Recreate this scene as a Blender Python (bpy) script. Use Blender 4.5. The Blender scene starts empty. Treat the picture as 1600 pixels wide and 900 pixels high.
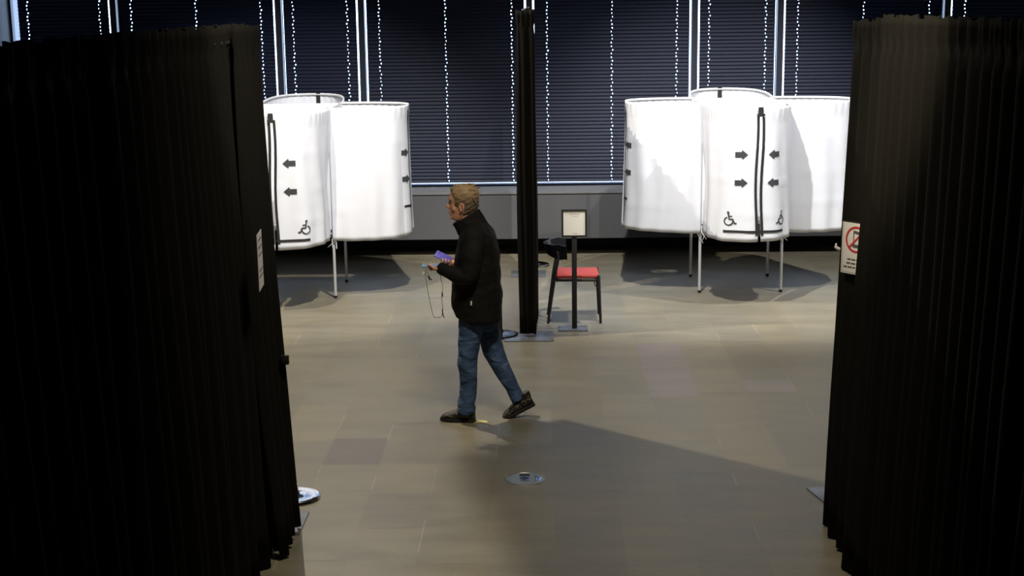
import bpy, bmesh, math, random
from mathutils import Vector, Matrix, noise
from math import sin, cos, pi, radians, atan2, sqrt

random.seed(7)
SC = bpy.context.scene
COL = SC.collection

# ------------------------------------------------------------------ camera
FPX = 2200.0
CAM_H = 3.05
cam_data = bpy.data.cameras.new('camera')
cam_data.sensor_width = 36.0
cam_data.lens = 36.0 * FPX / 1600.0
cam_data.clip_end = 200
cam = bpy.data.objects.new('camera', cam_data)
COL.objects.link(cam)
CM = Matrix(((0.99976199, 0.01781887, -0.01258778),
             (0.00881179, 0.19801214, 0.98015996),
             (0.01995787, -0.98003759, 0.19780800)))    # rows: right, up, back
cam.matrix_world = Matrix.Translation((0, 0, CAM_H)) @ CM.transposed().to_4x4()
SC.camera = cam

def ray(px, py):
    return CM.transposed() @ Vector(((px - 800) / FPX, -(py - 450) / FPX, -1))

def at(px, py, Y):
    "point of the photo at depth Y metres"
    r = ray(px, py)
    return Vector((0, 0, CAM_H)) + r * (Y / r.y)

# ------------------------------------------------------------------ world and exposure
world = bpy.data.worlds.new('world')
SC.world = world
world.use_nodes = True
bg = world.node_tree.nodes['Background']
bg.inputs[0].default_value = (0.56, 0.72, 1.0, 1)
bg.inputs[1].default_value = 7.0
SC.view_settings.view_transform = 'Standard'
SC.view_settings.look = 'None'
SC.view_settings.exposure = 0.0
SC.view_settings.gamma = 1.0
SC.view_settings.use_curve_mapping = False

# ------------------------------------------------------------------ hall spotlights (light data used by the lamp builder below)
LAMPS = [
    # location, target, power, colour, cone degrees, radius, blend, label
    ((-2.55, 12.15, 6.1), (-0.2, 11.6, 0.0), 1250, (1.0, 0.91, 0.76), 125, 0.006, 0.6, 'black ceiling spotlight with an added light blocker, over the floor where the man walks'),
    ((4.6, 12.4, 6.1), (2.3, 15.2, 1.0), 1500, (1.0, 0.99, 0.98), 66, 0.04, 0.7, 'black ceiling spotlight right of the right white booth group'),
    ((0.75, 11.6, 6.1), (2.0, 15.1, 1.0), 2400, (1.0, 0.99, 0.98), 60, 0.04, 0.7, 'black ceiling spotlight aimed at the right white booth group from the middle'),
    ((-0.5, 11.2, 6.1), (-2.6, 15.1, 1.0), 2300, (1.0, 0.99, 0.98), 55, 0.04, 0.7, 'black ceiling spotlight aimed at the left white booth group'),
    ((0.3, 6.3, 6.2), (0.3, 9.8, 0.0), 800, (1.0, 0.90, 0.70), 110, 0.35, 1.0, 'large black ceiling floodlight over the aisle between the black drapes'),
    ((-0.2, 4.4, 5.6), (1.8, 6.9, 2.75), 1500, (1.0, 0.86, 0.62), 18, 0.05, 1.0, 'small black ceiling spotlight grazing the top of the right drapes'),
    ((0.3, 5.6, 5.6), (-1.55, 7.4, 2.75), 500, (1.0, 0.92, 0.80), 18, 0.05, 1.0, 'small black ceiling spotlight grazing the top of the left drapes'),
]

# ------------------------------------------------------------------ materials
def mat(name, color, rough=0.6, metal=0.0, spec=0.5, noise_amt=0.0, nscale=8.0, bump=0.0, bscale=60.0,
        alpha=1.0, trans=0.0, coat=0.0, sheen=0.0):
    m = bpy.data.materials.new(name)
    m.use_nodes = True
    nt = m.node_tree
    b = nt.nodes['Principled BSDF']
    b.inputs['Base Color'].default_value = (*color, 1)
    b.inputs['Roughness'].default_value = rough
    b.inputs['Metallic'].default_value = metal
    b.inputs['Specular IOR Level'].default_value = spec
    b.inputs['Transmission Weight'].default_value = trans
    b.inputs['Coat Weight'].default_value = coat
    b.inputs['Sheen Weight'].default_value = sheen
    tc = nt.nodes.new('ShaderNodeTexCoord')
    if noise_amt > 0:
        n = nt.nodes.new('ShaderNodeTexNoise')
        n.inputs['Scale'].default_value = nscale
        n.inputs['Detail'].default_value = 4
        nt.links.new(tc.outputs['Object'], n.inputs['Vector'])
        mx = nt.nodes.new('ShaderNodeMix')
        mx.data_type = 'RGBA'
        mx.inputs[6].default_value = (*[c * (1 - noise_amt) for c in color], 1)
        mx.inputs[7].default_value = (*[min(1, c * (1 + noise_amt)) for c in color], 1)
        nt.links.new(n.outputs['Fac'], mx.inputs[0])
        nt.links.new(mx.outputs[2], b.inputs['Base Color'])
    if bump > 0:
        n2 = nt.nodes.new('ShaderNodeTexNoise')
        n2.inputs['Scale'].default_value = bscale
        n2.inputs['Detail'].default_value = 5
        nt.links.new(tc.outputs['Object'], n2.inputs['Vector'])
        bp = nt.nodes.new('ShaderNodeBump')
        bp.inputs['Strength'].default_value = bump
        bp.inputs['Distance'].default_value = 0.01
        nt.links.new(n2.outputs['Fac'], bp.inputs['Height'])
        nt.links.new(bp.outputs['Normal'], b.inputs['Normal'])
    return m

def srgb(r, g, b):
    f = lambda c: (c / 255 / 12.92) if c / 255 <= 0.04045 else ((c / 255 + 0.055) / 1.055) ** 2.4
    return (f(r), f(g), f(b))

M = {}
M['black_cloth'] = mat('black_drape_cloth', (0.0085, 0.0078, 0.0065), 0.95, spec=0.08, noise_amt=0.15, nscale=3, bump=0.15, bscale=35)
M['dark_metal'] = mat('dark_metal', (0.03, 0.03, 0.032), 0.45, spec=0.5, noise_amt=0.1)
M['steel_plate'] = mat('steel_plate', (0.16, 0.165, 0.18), 0.35, 0.5, noise_amt=0.15, nscale=12)
M['chrome'] = mat('chrome', (0.75, 0.76, 0.8), 0.12, 1.0, noise_amt=0.03)
M['black_gloss'] = mat('black_gloss', (0.012, 0.012, 0.014), 0.12, spec=0.7, noise_amt=0.1)
M['black_matte'] = mat('black_matte', (0.014, 0.013, 0.013), 0.6, spec=0.3, noise_amt=0.1)
M['slat'] = mat('blind_slat', (0.006, 0.0098, 0.028), 0.5, 0.0, spec=0.22, noise_amt=0.12, nscale=4)
M['mullion'] = mat('mullion_paint', (0.02, 0.022, 0.035), 0.5, spec=0.4, noise_amt=0.1)
M['bench'] = mat('bench_panel', (0.060, 0.061, 0.065), 0.6, noise_amt=0.08, nscale=2.0)
M['ledge'] = mat('ledge_top', (0.12, 0.118, 0.115), 0.75, spec=0.2, noise_amt=0.06, nscale=3.0)
M['recess'] = mat('recess_dark', (0.012, 0.011, 0.011), 0.8, noise_amt=0.1)
M['wall'] = mat('hall_wall', (0.20, 0.20, 0.21), 0.8, noise_amt=0.06)
M['dark_wall'] = mat('dark_hall_wall', (0.05, 0.05, 0.052), 0.85, noise_amt=0.06)
M['white_pole'] = mat('white_pole', (0.45, 0.45, 0.45), 0.4, spec=0.5, noise_amt=0.04)
M['tape'] = mat('black_webbing', (0.02, 0.02, 0.02), 0.8, spec=0.2, noise_amt=0.1)
M['print'] = mat('charcoal_print', (0.045, 0.048, 0.05), 0.8, spec=0.2, noise_amt=0.08)
M['paper'] = mat('cream_paper', (0.74, 0.70, 0.60), 0.7, noise_amt=0.02)
M['white_paper'] = mat('white_paper', (0.72, 0.70, 0.68), 0.5, noise_amt=0.03)
M['ink'] = mat('ink', (0.08, 0.08, 0.08), 0.8, noise_amt=0.05)
M['red_ink'] = mat('red_ink', (0.55, 0.03, 0.05), 0.6, noise_amt=0.05)
M['red_pad'] = mat('red_upholstery', (0.32, 0.045, 0.038), 0.6, spec=0.3, noise_amt=0.08, bump=0.1)
M['skin'] = mat('skin', (0.68, 0.34, 0.23), 0.5, spec=0.4, noise_amt=0.12, nscale=14, bump=0.08, bscale=80)
M['eye'] = mat('eye', (0.12, 0.09, 0.07), 0.2, noise_amt=0.1)
M['jacket'] = mat('softshell_jacket', (0.0085, 0.0078, 0.007), 0.8, spec=0.2, noise_amt=0.15, bump=0.3, bscale=14)
M['jeans'] = mat('denim', (0.068, 0.122, 0.22), 0.85, spec=0.2, noise_amt=0.35, nscale=9, bump=0.35, bscale=28)
M['hem'] = mat('denim_hem', (0.09, 0.16, 0.26), 0.85, spec=0.2, noise_amt=0.3, nscale=30)
M['shoe'] = mat('shoe_leather', (0.035, 0.026, 0.02), 0.5, spec=0.5, noise_amt=0.5, nscale=45, bump=0.4, bscale=60)
M['sole'] = mat('shoe_sole', (0.012, 0.011, 0.010), 0.7, noise_amt=0.3, nscale=60)
def spotty(name, a, b_, scale, lo, hi):
    m = mat(name, a, 0.55, spec=0.4, bump=0.4, bscale=70)
    nt = m.node_tree; bs = nt.nodes['Principled BSDF']
    n = nt.nodes.new('ShaderNodeTexNoise'); n.inputs['Scale'].default_value = scale; n.inputs['Detail'].default_value = 3
    tc = nt.nodes.new('ShaderNodeTexCoord'); nt.links.new(tc.outputs['Object'], n.inputs['Vector'])
    r = nt.nodes.new('ShaderNodeValToRGB'); r.color_ramp.elements[0].position = lo; r.color_ramp.elements[1].position = hi
    r.color_ramp.elements[0].color = (*a, 1); r.color_ramp.elements[1].color = (*b_, 1)
    nt.links.new(n.outputs['Fac'], r.inputs[0]); nt.links.new(r.outputs[0], bs.inputs['Base Color'])
    return m
M['shoe'] = spotty('hiking_shoe', (0.012, 0.010, 0.009), (0.13, 0.11, 0.07), 60, .52, .62)
M['lace'] = mat('lace', (0.22, 0.17, 0.12), 0.8, noise_amt=0.2, nscale=60)
M['phone_purple'] = mat('purple_phone_case', (0.15, 0.13, 0.62), 0.45, noise_amt=0.05)
M['phone_teal'] = mat('teal_phone_case', (0.14, 0.30, 0.38), 0.4, noise_amt=0.05)
M['cord'] = mat('grey_cord', (0.16, 0.14, 0.12), 0.8, noise_amt=0.2)
M['yellow'] = mat('yellow_tape', (0.55, 0.47, 0.16), 0.7, noise_amt=0.1)
M['white_plastic'] = mat('white_plastic', (0.8, 0.8, 0.8), 0.4, noise_amt=0.02)
M['blue_ink'] = mat('blue_ink', (0.04, 0.2, 0.6), 0.5, noise_amt=0.03)
M['brass'] = mat('aged_steel', (0.42, 0.38, 0.30), 0.3, 0.8, noise_amt=0.25, nscale=30)

def make_hair():
    m = mat('hair', (0.30, 0.2, 0.115), 0.55, spec=0.4, bump=0.5, bscale=60)
    nt = m.node_tree
    b = nt.nodes['Principled BSDF']
    tc_ = nt.nodes.new('ShaderNodeTexCoord')
    sx = nt.nodes.new('ShaderNodeSeparateXYZ')
    nt.links.new(tc_.outputs['Object'], sx.inputs[0])
    at_ = nt.nodes.new('ShaderNodeMapRange')
    at_.inputs[1].default_value = 1.635
    at_.inputs[2].default_value = 1.705
    at_.inputs[3].default_value = 0.05
    at_.inputs[4].default_value = 0.85
    nt.links.new(sx.outputs['Z'], at_.inputs[0])
    n = nt.nodes.new('ShaderNodeTexNoise')
    n.inputs['Scale'].default_value = 55
    mx = nt.nodes.new('ShaderNodeMix')
    mx.data_type = 'RGBA'
    mx.inputs[6].default_value = (0.13, 0.10, 0.07, 1)
    mx.inputs[7].default_value = (0.42, 0.28, 0.155, 1)
    ma = nt.nodes.new('ShaderNodeMath')
    ma.operation = 'MULTIPLY_ADD'
    ma.inputs[1].default_value = 0.5
    nt.links.new(n.outputs['Fac'], ma.inputs[0])
    nt.links.new(at_.outputs[0], ma.inputs[2])
    sb = nt.nodes.new('ShaderNodeMath')
    sb.operation = 'SUBTRACT'
    sb.inputs[1].default_value = 0.25
    sb.use_clamp = True
    nt.links.new(ma.outputs[0], sb.inputs[0])
    nt.links.new(sb.outputs[0], mx.inputs[0])
    nt.links.new(mx.outputs[2], b.inputs['Base Color'])
    return m
M['hair'] = make_hair()

def wrinkled(m, scale, tilt, strength, dist, wear=None, base=None):
    "elongated cloth creases in the bump, with worn ridges where the cloth is denim"
    nt = m.node_tree; b = nt.nodes['Principled BSDF']; L = nt.links.new
    tc = nt.nodes.new('ShaderNodeTexCoord'); mp = nt.nodes.new('ShaderNodeMapping')
    mp.inputs['Scale'].default_value = scale; mp.inputs['Rotation'].default_value = (0, tilt, 0)
    n = nt.nodes.new('ShaderNodeTexNoise'); n.inputs['Scale'].default_value = 1.0; n.inputs['Detail'].default_value = 3; n.inputs['Distortion'].default_value = 0.6
    L(tc.outputs['Object'], mp.inputs[0]); L(mp.outputs[0], n.inputs['Vector'])
    bp = nt.nodes.new('ShaderNodeBump'); bp.inputs['Strength'].default_value = strength; bp.inputs['Distance'].default_value = dist
    L(n.outputs['Fac'], bp.inputs['Height']); L(bp.outputs['Normal'], b.inputs['Normal'])
    if wear:
        r = nt.nodes.new('ShaderNodeValToRGB')
        r.color_ramp.elements[0].position = .35; r.color_ramp.elements[0].color = (*[c * .62 for c in base], 1)
        r.color_ramp.elements[1].position = .72; r.color_ramp.elements[1].color = (*wear, 1)
        e = r.color_ramp.elements.new(.56); e.color = (*base, 1)
        L(n.outputs['Fac'], r.inputs[0]); L(r.outputs[0], b.inputs['Base Color'])
wrinkled(M['jeans'], (8, 8, 15), 0.5, 0.8, 0.03, (0.12, 0.17, 0.29), (0.060, 0.105, 0.215))
wrinkled(M['jacket'], (4, 4, 7), -0.8, 0.6, 0.03)

def make_white_cloth():
    m = bpy.data.materials.new('white_booth_cloth')
    m.use_nodes = True
    nt = m.node_tree
    b = nt.nodes['Principled BSDF']
    b.inputs['Base Color'].default_value = (0.80, 0.81, 0.85, 1)
    b.inputs['Roughness'].default_value = 0.75
    b.inputs['Specular IOR Level'].default_value = 0.2
    tr = nt.nodes.new('ShaderNodeBsdfTranslucent')
    tr.inputs[0].default_value = (0.76, 0.77, 0.81, 1)
    mx = nt.nodes.new('ShaderNodeMixShader')
    mx.inputs[0].default_value = 0.30
    nt.links.new(b.outputs[0], mx.inputs[1])
    nt.links.new(tr.outputs[0], mx.inputs[2])
    tc = nt.nodes.new('ShaderNodeTexCoord')
    n2 = nt.nodes.new('ShaderNodeTexNoise')
    n2.inputs['Scale'].default_value = 7
    bp = nt.nodes.new('ShaderNodeBump')
    bp.inputs['Strength'].default_value = 0.25
    bp.inputs['Distance'].default_value = 0.01
    nt.links.new(tc.outputs['Object'], n2.inputs['Vector'])
    nt.links.new(n2.outputs['Fac'], bp.inputs['Height'])
    nt.links.new(bp.outputs['Normal'], b.inputs['Normal'])
    nt.links.new(mx.outputs[0], nt.nodes['Material Output'].inputs[0])
    return m
M['white_cloth'] = make_white_cloth()

def make_glass():
    m = bpy.data.materials.new('window_glass')
    m.use_nodes = True
    nt = m.node_tree
    nt.nodes.remove(nt.nodes['Principled BSDF'])
    t = nt.nodes.new('ShaderNodeBsdfTransparent')
    t.inputs[0].default_value = (0.92, 0.95, 0.98, 1)
    g = nt.nodes.new('ShaderNodeBsdfGlossy')
    g.inputs['Roughness'].default_value = 0.03
    lw = nt.nodes.new('ShaderNodeFresnel')
    lw.inputs[0].default_value = 1.45
    mx = nt.nodes.new('ShaderNodeMixShader')
    nt.links.new(lw.outputs[0], mx.inputs[0])
    nt.links.new(t.outputs[0], mx.inputs[1])
    nt.links.new(g.outputs[0], mx.inputs[2])
    nt.links.new(mx.outputs[0], nt.nodes['Material Output'].inputs[0])
    return m
M['glass'] = make_glass()

def make_floor_mat():
    m = bpy.data.materials.new('stone_slabs')
    m.use_nodes = True
    nt = m.node_tree
    L = nt.links.new
    b = nt.nodes['Principled BSDF']
    tc = nt.nodes.new('ShaderNodeTexCoord')
    a = nt.nodes.new('ShaderNodeAttribute')
    a.attribute_name = 'slab'
    n = nt.nodes.new('ShaderNodeTexNoise')
    n.inputs['Scale'].default_value = 1.6
    n.inputs['Detail'].default_value = 7
    n.inputs['Roughness'].default_value = 0.6
    mp = nt.nodes.new('ShaderNodeMapping')
    mp.inputs['Scale'].default_value = (1.0, 2.6, 1.0)
    L(tc.outputs['Object'], mp.inputs[0])
    L(mp.outputs[0], n.inputs['Vector'])
    r = nt.nodes.new('ShaderNodeValToRGB')
    r.color_ramp.elements[0].position = 0.3
    r.color_ramp.elements[0].color = (0.80, 0.79, 0.78, 1)
    r.color_ramp.elements[1].position = 0.72
    r.color_ramp.elements[1].color = (1.16, 1.16, 1.15, 1)
    L(n.outputs['Fac'], r.inputs[0])
    mx = nt.nodes.new('ShaderNodeMix')
    mx.data_type = 'RGBA'
    mx.blend_type = 'MULTIPLY'
    mx.inputs[0].default_value = 1
    L(a.outputs['Color'], mx.inputs[6])
    L(r.outputs[0], mx.inputs[7])
    # pale scuffs
    v = nt.nodes.new('ShaderNodeTexNoise')
    v.inputs['Scale'].default_value = 26
    v.inputs['Detail'].default_value = 2
    L(tc.outputs['Object'], v.inputs['Vector'])
    r2 = nt.nodes.new('ShaderNodeValToRGB')
    r2.color_ramp.elements[0].position = 0.77
    r2.color_ramp.elements[1].position = 0.82
    L(v.outputs['Fac'], r2.inputs[0])
    m2 = nt.nodes.new('ShaderNodeMix')
    m2.data_type = 'RGBA'
    L(r2.outputs[0], m2.inputs[0])
    L(mx.outputs[2], m2.inputs[6])
    m2.inputs[7].default_value = (0.3, 0.28, 0.24, 1)
    L(m2.outputs[2], b.inputs['Base Color'])
    rr = nt.nodes.new('ShaderNodeMapRange')
    rr.inputs[3].default_value = 0.34
    rr.inputs[4].default_value = 0.52
    L(n.outputs['Fac'], rr.inputs[0])
    L(rr.outputs[0], b.inputs['Roughness'])
    b.inputs['Specular IOR Level'].default_value = 0.5
    bp = nt.nodes.new('ShaderNodeBump')
    bp.inputs['Strength'].default_value = 0.12
    bp.inputs['Distance'].default_value = 0.01
    n3 = nt.nodes.new('ShaderNodeTexNoise')
    n3.inputs['Scale'].default_value = 18
    n3.inputs['Detail'].default_value = 6
    L(tc.outputs['Object'], n3.inputs['Vector'])
    L(n3.outputs['Fac'], bp.inputs['Height'])
    L(bp.outputs['Normal'], b.inputs['Normal'])
    return m
M['floor'] = make_floor_mat()

# ------------------------------------------------------------------ helpers
def link(name, me, parent=None, smooth=True):
    o = bpy.data.objects.new(name, me)
    COL.objects.link(o)
    if parent is not None:
        o.parent = parent
        o.matrix_parent_inverse = Matrix.Translation(-parent_world(parent)) if parent_world(parent).length > 0 else Matrix.Identity(4)
    if smooth:
        for p in me.polygons:
            p.use_smooth = True
    return o

WORLD_LOC = {}
def parent_world(o):
    return WORLD_LOC.get(o.name, Vector((0, 0, 0)))

class MB:
    "collects geometry in world coordinates; build() links it as one mesh object"
    def __init__(s):
        s.v = []; s.f = []; s.mi = []; s.mats = []; s.cur = 0
    def use(s, m):
        if m not in s.mats: s.mats.append(m)
        s.cur = s.mats.index(m); return s
    def add(s, vs, fs):
        k = len(s.v)
        s.v += [Vector(p) for p in vs]
        s.f += [tuple(i + k for i in f) for f in fs]
        s.mi += [s.cur] * len(fs)
        return s
    def box(s, x0, x1, y0, y1, z0, z1, mtx=None, bev=0.0):
        if bev > 0:
            bm = bmesh.new()
            bmesh.ops.create_cube(bm, size=1)
            for v in bm.verts:
                v.co = Vector(((x0 + x1) / 2 + v.co.x * (x1 - x0), (y0 + y1) / 2 + v.co.y * (y1 - y0), (z0 + z1) / 2 + v.co.z * (z1 - z0)))
            bmesh.ops.bevel(bm, geom=list(bm.edges), offset=bev, segments=2, affect='EDGES', profile=0.5)
            bm.verts.index_update()
            vs = [v.co.copy() for v in bm.verts]; fs = [tuple(v.index for v in f.verts) for f in bm.faces]
            bm.free()
        else:
            vs = [Vector((x, y, z)) for z in (z0, z1) for y in (y0, y1) for x in (x0, x1)]
            fs = [(0, 2, 3, 1), (4, 5, 7, 6), (0, 1, 5, 4), (2, 6, 7, 3), (0, 4, 6, 2), (1, 3, 7, 5)]
        if mtx: vs = [mtx @ v for v in vs]
        return s.add(vs, fs)
    def rings(s, rings, cap=True):
        n = len(rings[0]); vs = [p for r in rings for p in r]; fs = []
        for i in range(len(rings) - 1):
            for j in range(n):
                a = i * n + j; b = i * n + (j + 1) % n
                fs.append((a, b, b + n, a + n))
        if cap:
            fs.append(tuple(range(n - 1, -1, -1)))
            fs.append(tuple(range((len(rings) - 1) * n, len(rings) * n)))
        return s.add(vs, fs)
    def tube(s, pts, rad, n=12, sub=0, flat=1.0, roundcap=True):
        pts = [Vector(p) for p in pts]
        if not hasattr(rad, '__len__'): rad = [rad] * len(pts)
        rad = list(rad)
        if sub: pts, rad = smooth_path(pts, rad, sub)
        rg = []; prev = None
        m = len(pts)
        for i in range(m):
            t = (pts[min(i + 1, m - 1)] - pts[max(i - 1, 0)]).normalized()
            if prev is None:
                up = Vector((0, 0, 1)) if abs(t.z) < 0.9 else Vector((0, 1, 0))
                u = t.cross(up).normalized()
            else:
                u = (prev - t * prev.dot(t)).normalized()
            prev = u; w = t.cross(u)
            rr = [(0.0, 1.0)]
            if roundcap and i == 0: rr = [(-0.75, 0.5), (-0.45, 0.85), (0, 1)]
            if roundcap and i == m - 1: rr = [(0, 1), (0.45, 0.85), (0.75, 0.5)]
            for off, k in rr:
                c = pts[i] + t * off * rad[i]
                rg.append([c + (u * cos(2 * pi * j / n) + w * sin(2 * pi * j / n) * flat) * rad[i] * k for j in range(n)])
        return s.rings(rg)
    def cyl(s, c, r, z0, z1, n=24, bev=0.0):
        c = Vector(c)
        prof = [(r, z0), (r, z1)] if bev <= 0 else [(r - bev, z0), (r, z0 + bev), (r, z1 - bev), (r - bev, z1)]
        return s.lathe(c, prof, n)
    def lathe(s, c, prof, n=32):
        rg = [[Vector((c[0] + r * cos(2 * pi * j / n), c[1] + r * sin(2 * pi * j / n), z)) for j in range(n)] for r, z in prof]
        return s.rings(rg)
    def ball(s, c, r, n=12, m=8):
        c = Vector(c); r = (r, r, r) if not hasattr(r, '__len__') else r
        rg = []
        for i in range(1, m):
            a = pi * i / m
            rg.append([c + Vector((r[0] * sin(a) * cos(2 * pi * j / n), r[1] * sin(a) * sin(2 * pi * j / n), -r[2] * cos(a))) for j in range(n)])
        return s.rings(rg)
    def build(s, name, m, parent=None, smooth=True, origin=None):
        me = bpy.data.meshes.new(name)
        org = Vector(origin) if origin is not None else Vector((0, 0, 0))
        me.from_pydata([v - org for v in s.v], [], s.f)
        if m is not None: me.materials.append(m)
        else:
            for q in s.mats: me.materials.append(q)
            for p, i in zip(me.polygons, s.mi): p.material_index = i
        me.update()
        bm = bmesh.new(); bm.from_mesh(me)
        bmesh.ops.recalc_face_normals(bm, faces=bm.faces)
        bm.to_mesh(me); bm.free()
        o = link(name, me, parent, smooth)
        o.location = org
        if smooth:
            auto_smooth(o)
        return o

def auto_smooth(o, ang=0.7):
    me = o.data
    bm = bmesh.new(); bm.from_mesh(me)
    for e in bm.edges:
        if len(e.link_faces) == 2 and e.calc_face_angle(0) > ang:
            e.smooth = False
    bm.to_mesh(me); bm.free()

def smooth_path(pts, rad, sub):
    op, orr = [], []
    n = len(pts)
    for i in range(n - 1):
        p0 = pts[max(i - 1, 0)]; p1 = pts[i]; p2 = pts[i + 1]; p3 = pts[min(i + 2, n - 1)]
        for k in range(sub):
            t = k / sub
            op.append(0.5 * ((2 * p1) + (p2 - p0) * t + (2 * p0 - 5 * p1 + 4 * p2 - p3) * t * t + (3 * p1 - p0 - 3 * p2 + p3) * t ** 3))
            orr.append(rad[i] * (1 - t) + rad[i + 1] * t)
    op.append(pts[-1]); orr.append(rad[-1])
    return op, orr

def tag(o, label, cat, group=None, kind=None):
    if label: o['label'] = label
    if cat: o['category'] = cat
    if group: o['group'] = group
    if kind: o['kind'] = kind
    return o

def thing(name, label, cat, loc=(0, 0, 0), group=None):
    o = bpy.data.objects.new(name, None)
    COL.objects.link(o)
    o.location = loc
    o.empty_display_size = 0.1
    WORLD_LOC[o.name] = Vector(loc)
    return tag(o, label, cat, group)

def struct(o):
    o['kind'] = 'structure'; return o

def remesh(o, vox, smooth_it=3, fac=0.5):
    m = o.modifiers.new('remesh', 'REMESH'); m.mode = 'VOXEL'; m.voxel_size = vox; m.use_smooth_shade = True
    if smooth_it:
        s = o.modifiers.new('smooth', 'SMOOTH'); s.factor = fac; s.iterations = smooth_it
    return o

# ================================================================== SETTING
GLASS_Y = 17.72
X_L, X_R, Y_B, Z_C = -6.56, 7.6, -3.0, 6.6
SILL_Z = 0.80

def build_floor():
    mb = MB()
    cols = []
    pitch = 0.392
    x0 = -1.49 - pitch * 13
    special = {}
    faces = []; colr = []
    verts = []
    def quad(xa, xb, ya, yb, z, c):
        k = len(verts)
        verts.extend([(xa, ya, z), (xb, ya, z), (xb, yb, z), (xa, yb, z)])
        faces.append((k, k + 1, k + 2, k + 3)); colr.append(c)
    base = Vector((0.172, 0.153, 0.107))
    rnd = random.Random(11)
    g = 0.0017
    for c in range(37):
        xa = x0 + c * pitch; xb = xa + pitch
        if xa > X_R: break
        ys = []
        y = Y_B + rnd.uniform(0, 0.5)
        while y < 17.7:
            L = rnd.choice([0.6, 0.6, 0.8, 0.93, 0.93, 1.2])
            ys.append((y, y + L)); y += L
        if c == 13: ys = split(ys, [9.10, 9.69])
        if c == 19: ys = split(ys, [10.72, 11.55, 12.49])
        if c == 21: ys = split(ys, [10.85, 11.2])
        xa = max(xa, X_L); xb = min(xb, X_R)
        for (ya, yb) in ys:
            if yb - ya < 0.05: continue
            ya = max(ya, Y_B); yb = min(yb, 17.7)
            k = rnd.gauss(1, 0.045)
            col = base * k
            h = rnd.uniform(-1, 1)
            col = Vector((col.x * (1 + 0.02 * h), col.y, col.z * (1 - 0.05 * h)))
            mid = (ya + yb) / 2
            if c == 13 and 9.1 <= mid <= 9.69: col = Vector((0.132, 0.113, 0.092))
            if c == 19 and 10.72 <= mid <= 12.49: col = Vector((0.195, 0.166, 0.155))
            if c == 21 and 10.85 <= mid <= 11.2: col = Vector((0.20, 0.18, 0.155))
            quad(xa + g, xb - g, ya + g, yb - g, 0.0, col)
    n_tiles = len(faces)
    quad(X_L, X_R, Y_B, 17.7, -0.0006, Vector((0.16, 0.142, 0.112)))
    # worn pale stretches of the long joints
    for c in range(8, 24):
        xj = x0 + c * pitch
        y = rnd.uniform(5, 7)
        while y < 14.5:
            L = rnd.uniform(0.15, 0.6)
            if rnd.random() < 0.6:
                quad(xj - 0.003, xj + 0.003, y, y + L, 0.0004, Vector((0.235, 0.215, 0.175)) * rnd.uniform(.8, 1.25))
            y += L + rnd.uniform(0.2, 1.3)
    me = bpy.data.meshes.new('floor')
    me.from_pydata(verts, [], faces)
    ca = me.color_attributes.new('slab', 'FLOAT_COLOR', 'CORNER')
    i = 0
    for p, c in zip(me.polygons, colr):
        for _ in p.loop_indices:
            ca.data[i].color = (c.x, c.y, c.z, 1); i += 1
    me.materials.append(M['floor'])
    o = link('floor', me, smooth=False)
    struct(o)

def split(ys, cuts):
    out = []
    lo, hi = cuts[0], cuts[-1]
    for a, b in ys:
        if b <= lo or a >= hi: out.append((a, b))
        elif a < lo: out.append((a, lo))
        if a < hi < b: out.append((hi, b))
    for a, b in zip(cuts, cuts[1:]): out.append((a, b))
    return out
build_floor()

struct(MB().box(X_L - .2, X_R + .2, Y_B - .2, GLASS_Y + .3, Z_C, Z_C + .2).build('ceiling', M['dark_wall'], smooth=False))
struct(MB().box(X_L - .25, X_L, Y_B, GLASS_Y + .3, 0, Z_C).build('wall_left', M['wall'], smooth=False))
struct(MB().box(X_R, X_R + .25, Y_B, GLASS_Y + .3, 0, Z_C).build('wall_right', M['dark_wall'], smooth=False))
struct(MB().box(X_L, X_R, Y_B - .25, Y_B, 0, Z_C).build('wall_near', M['dark_wall'], smooth=False))
b = MB()
b.box(X_L, X_R, 17.66, 18.0, 0, SILL_Z - 0.05)
b.box(X_L, X_R, 17.66, 18.0, 4.25, 4.5)
b.box(X_L, X_R, 17.66, 18.0, 4.76, Z_C)  # gap left below is an unseen clerestory, added to let in blue fill light
for k in range(8):
    b.box(X_L + 2.0 * k, X_L + 2.0 * k + .1, 17.7, 17.9, 4.5, 5.1)
struct(b.build('wall_far', M['recess'], smooth=False))
# bench-like casing under the windows with a dark recess at the floor
struct(MB().box(X_L, X_R, 17.05, 17.66, 0.222, SILL_Z - 0.026, bev=0.004).build('trim_1', M['bench'], smooth=False))
struct(MB().box(X_L, X_R, 17.035, 17.80, SILL_Z - 0.025, SILL_Z, bev=0.005).build('trim_2', M['ledge'], smooth=False))
for k, (px, py) in enumerate([]): pass

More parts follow.
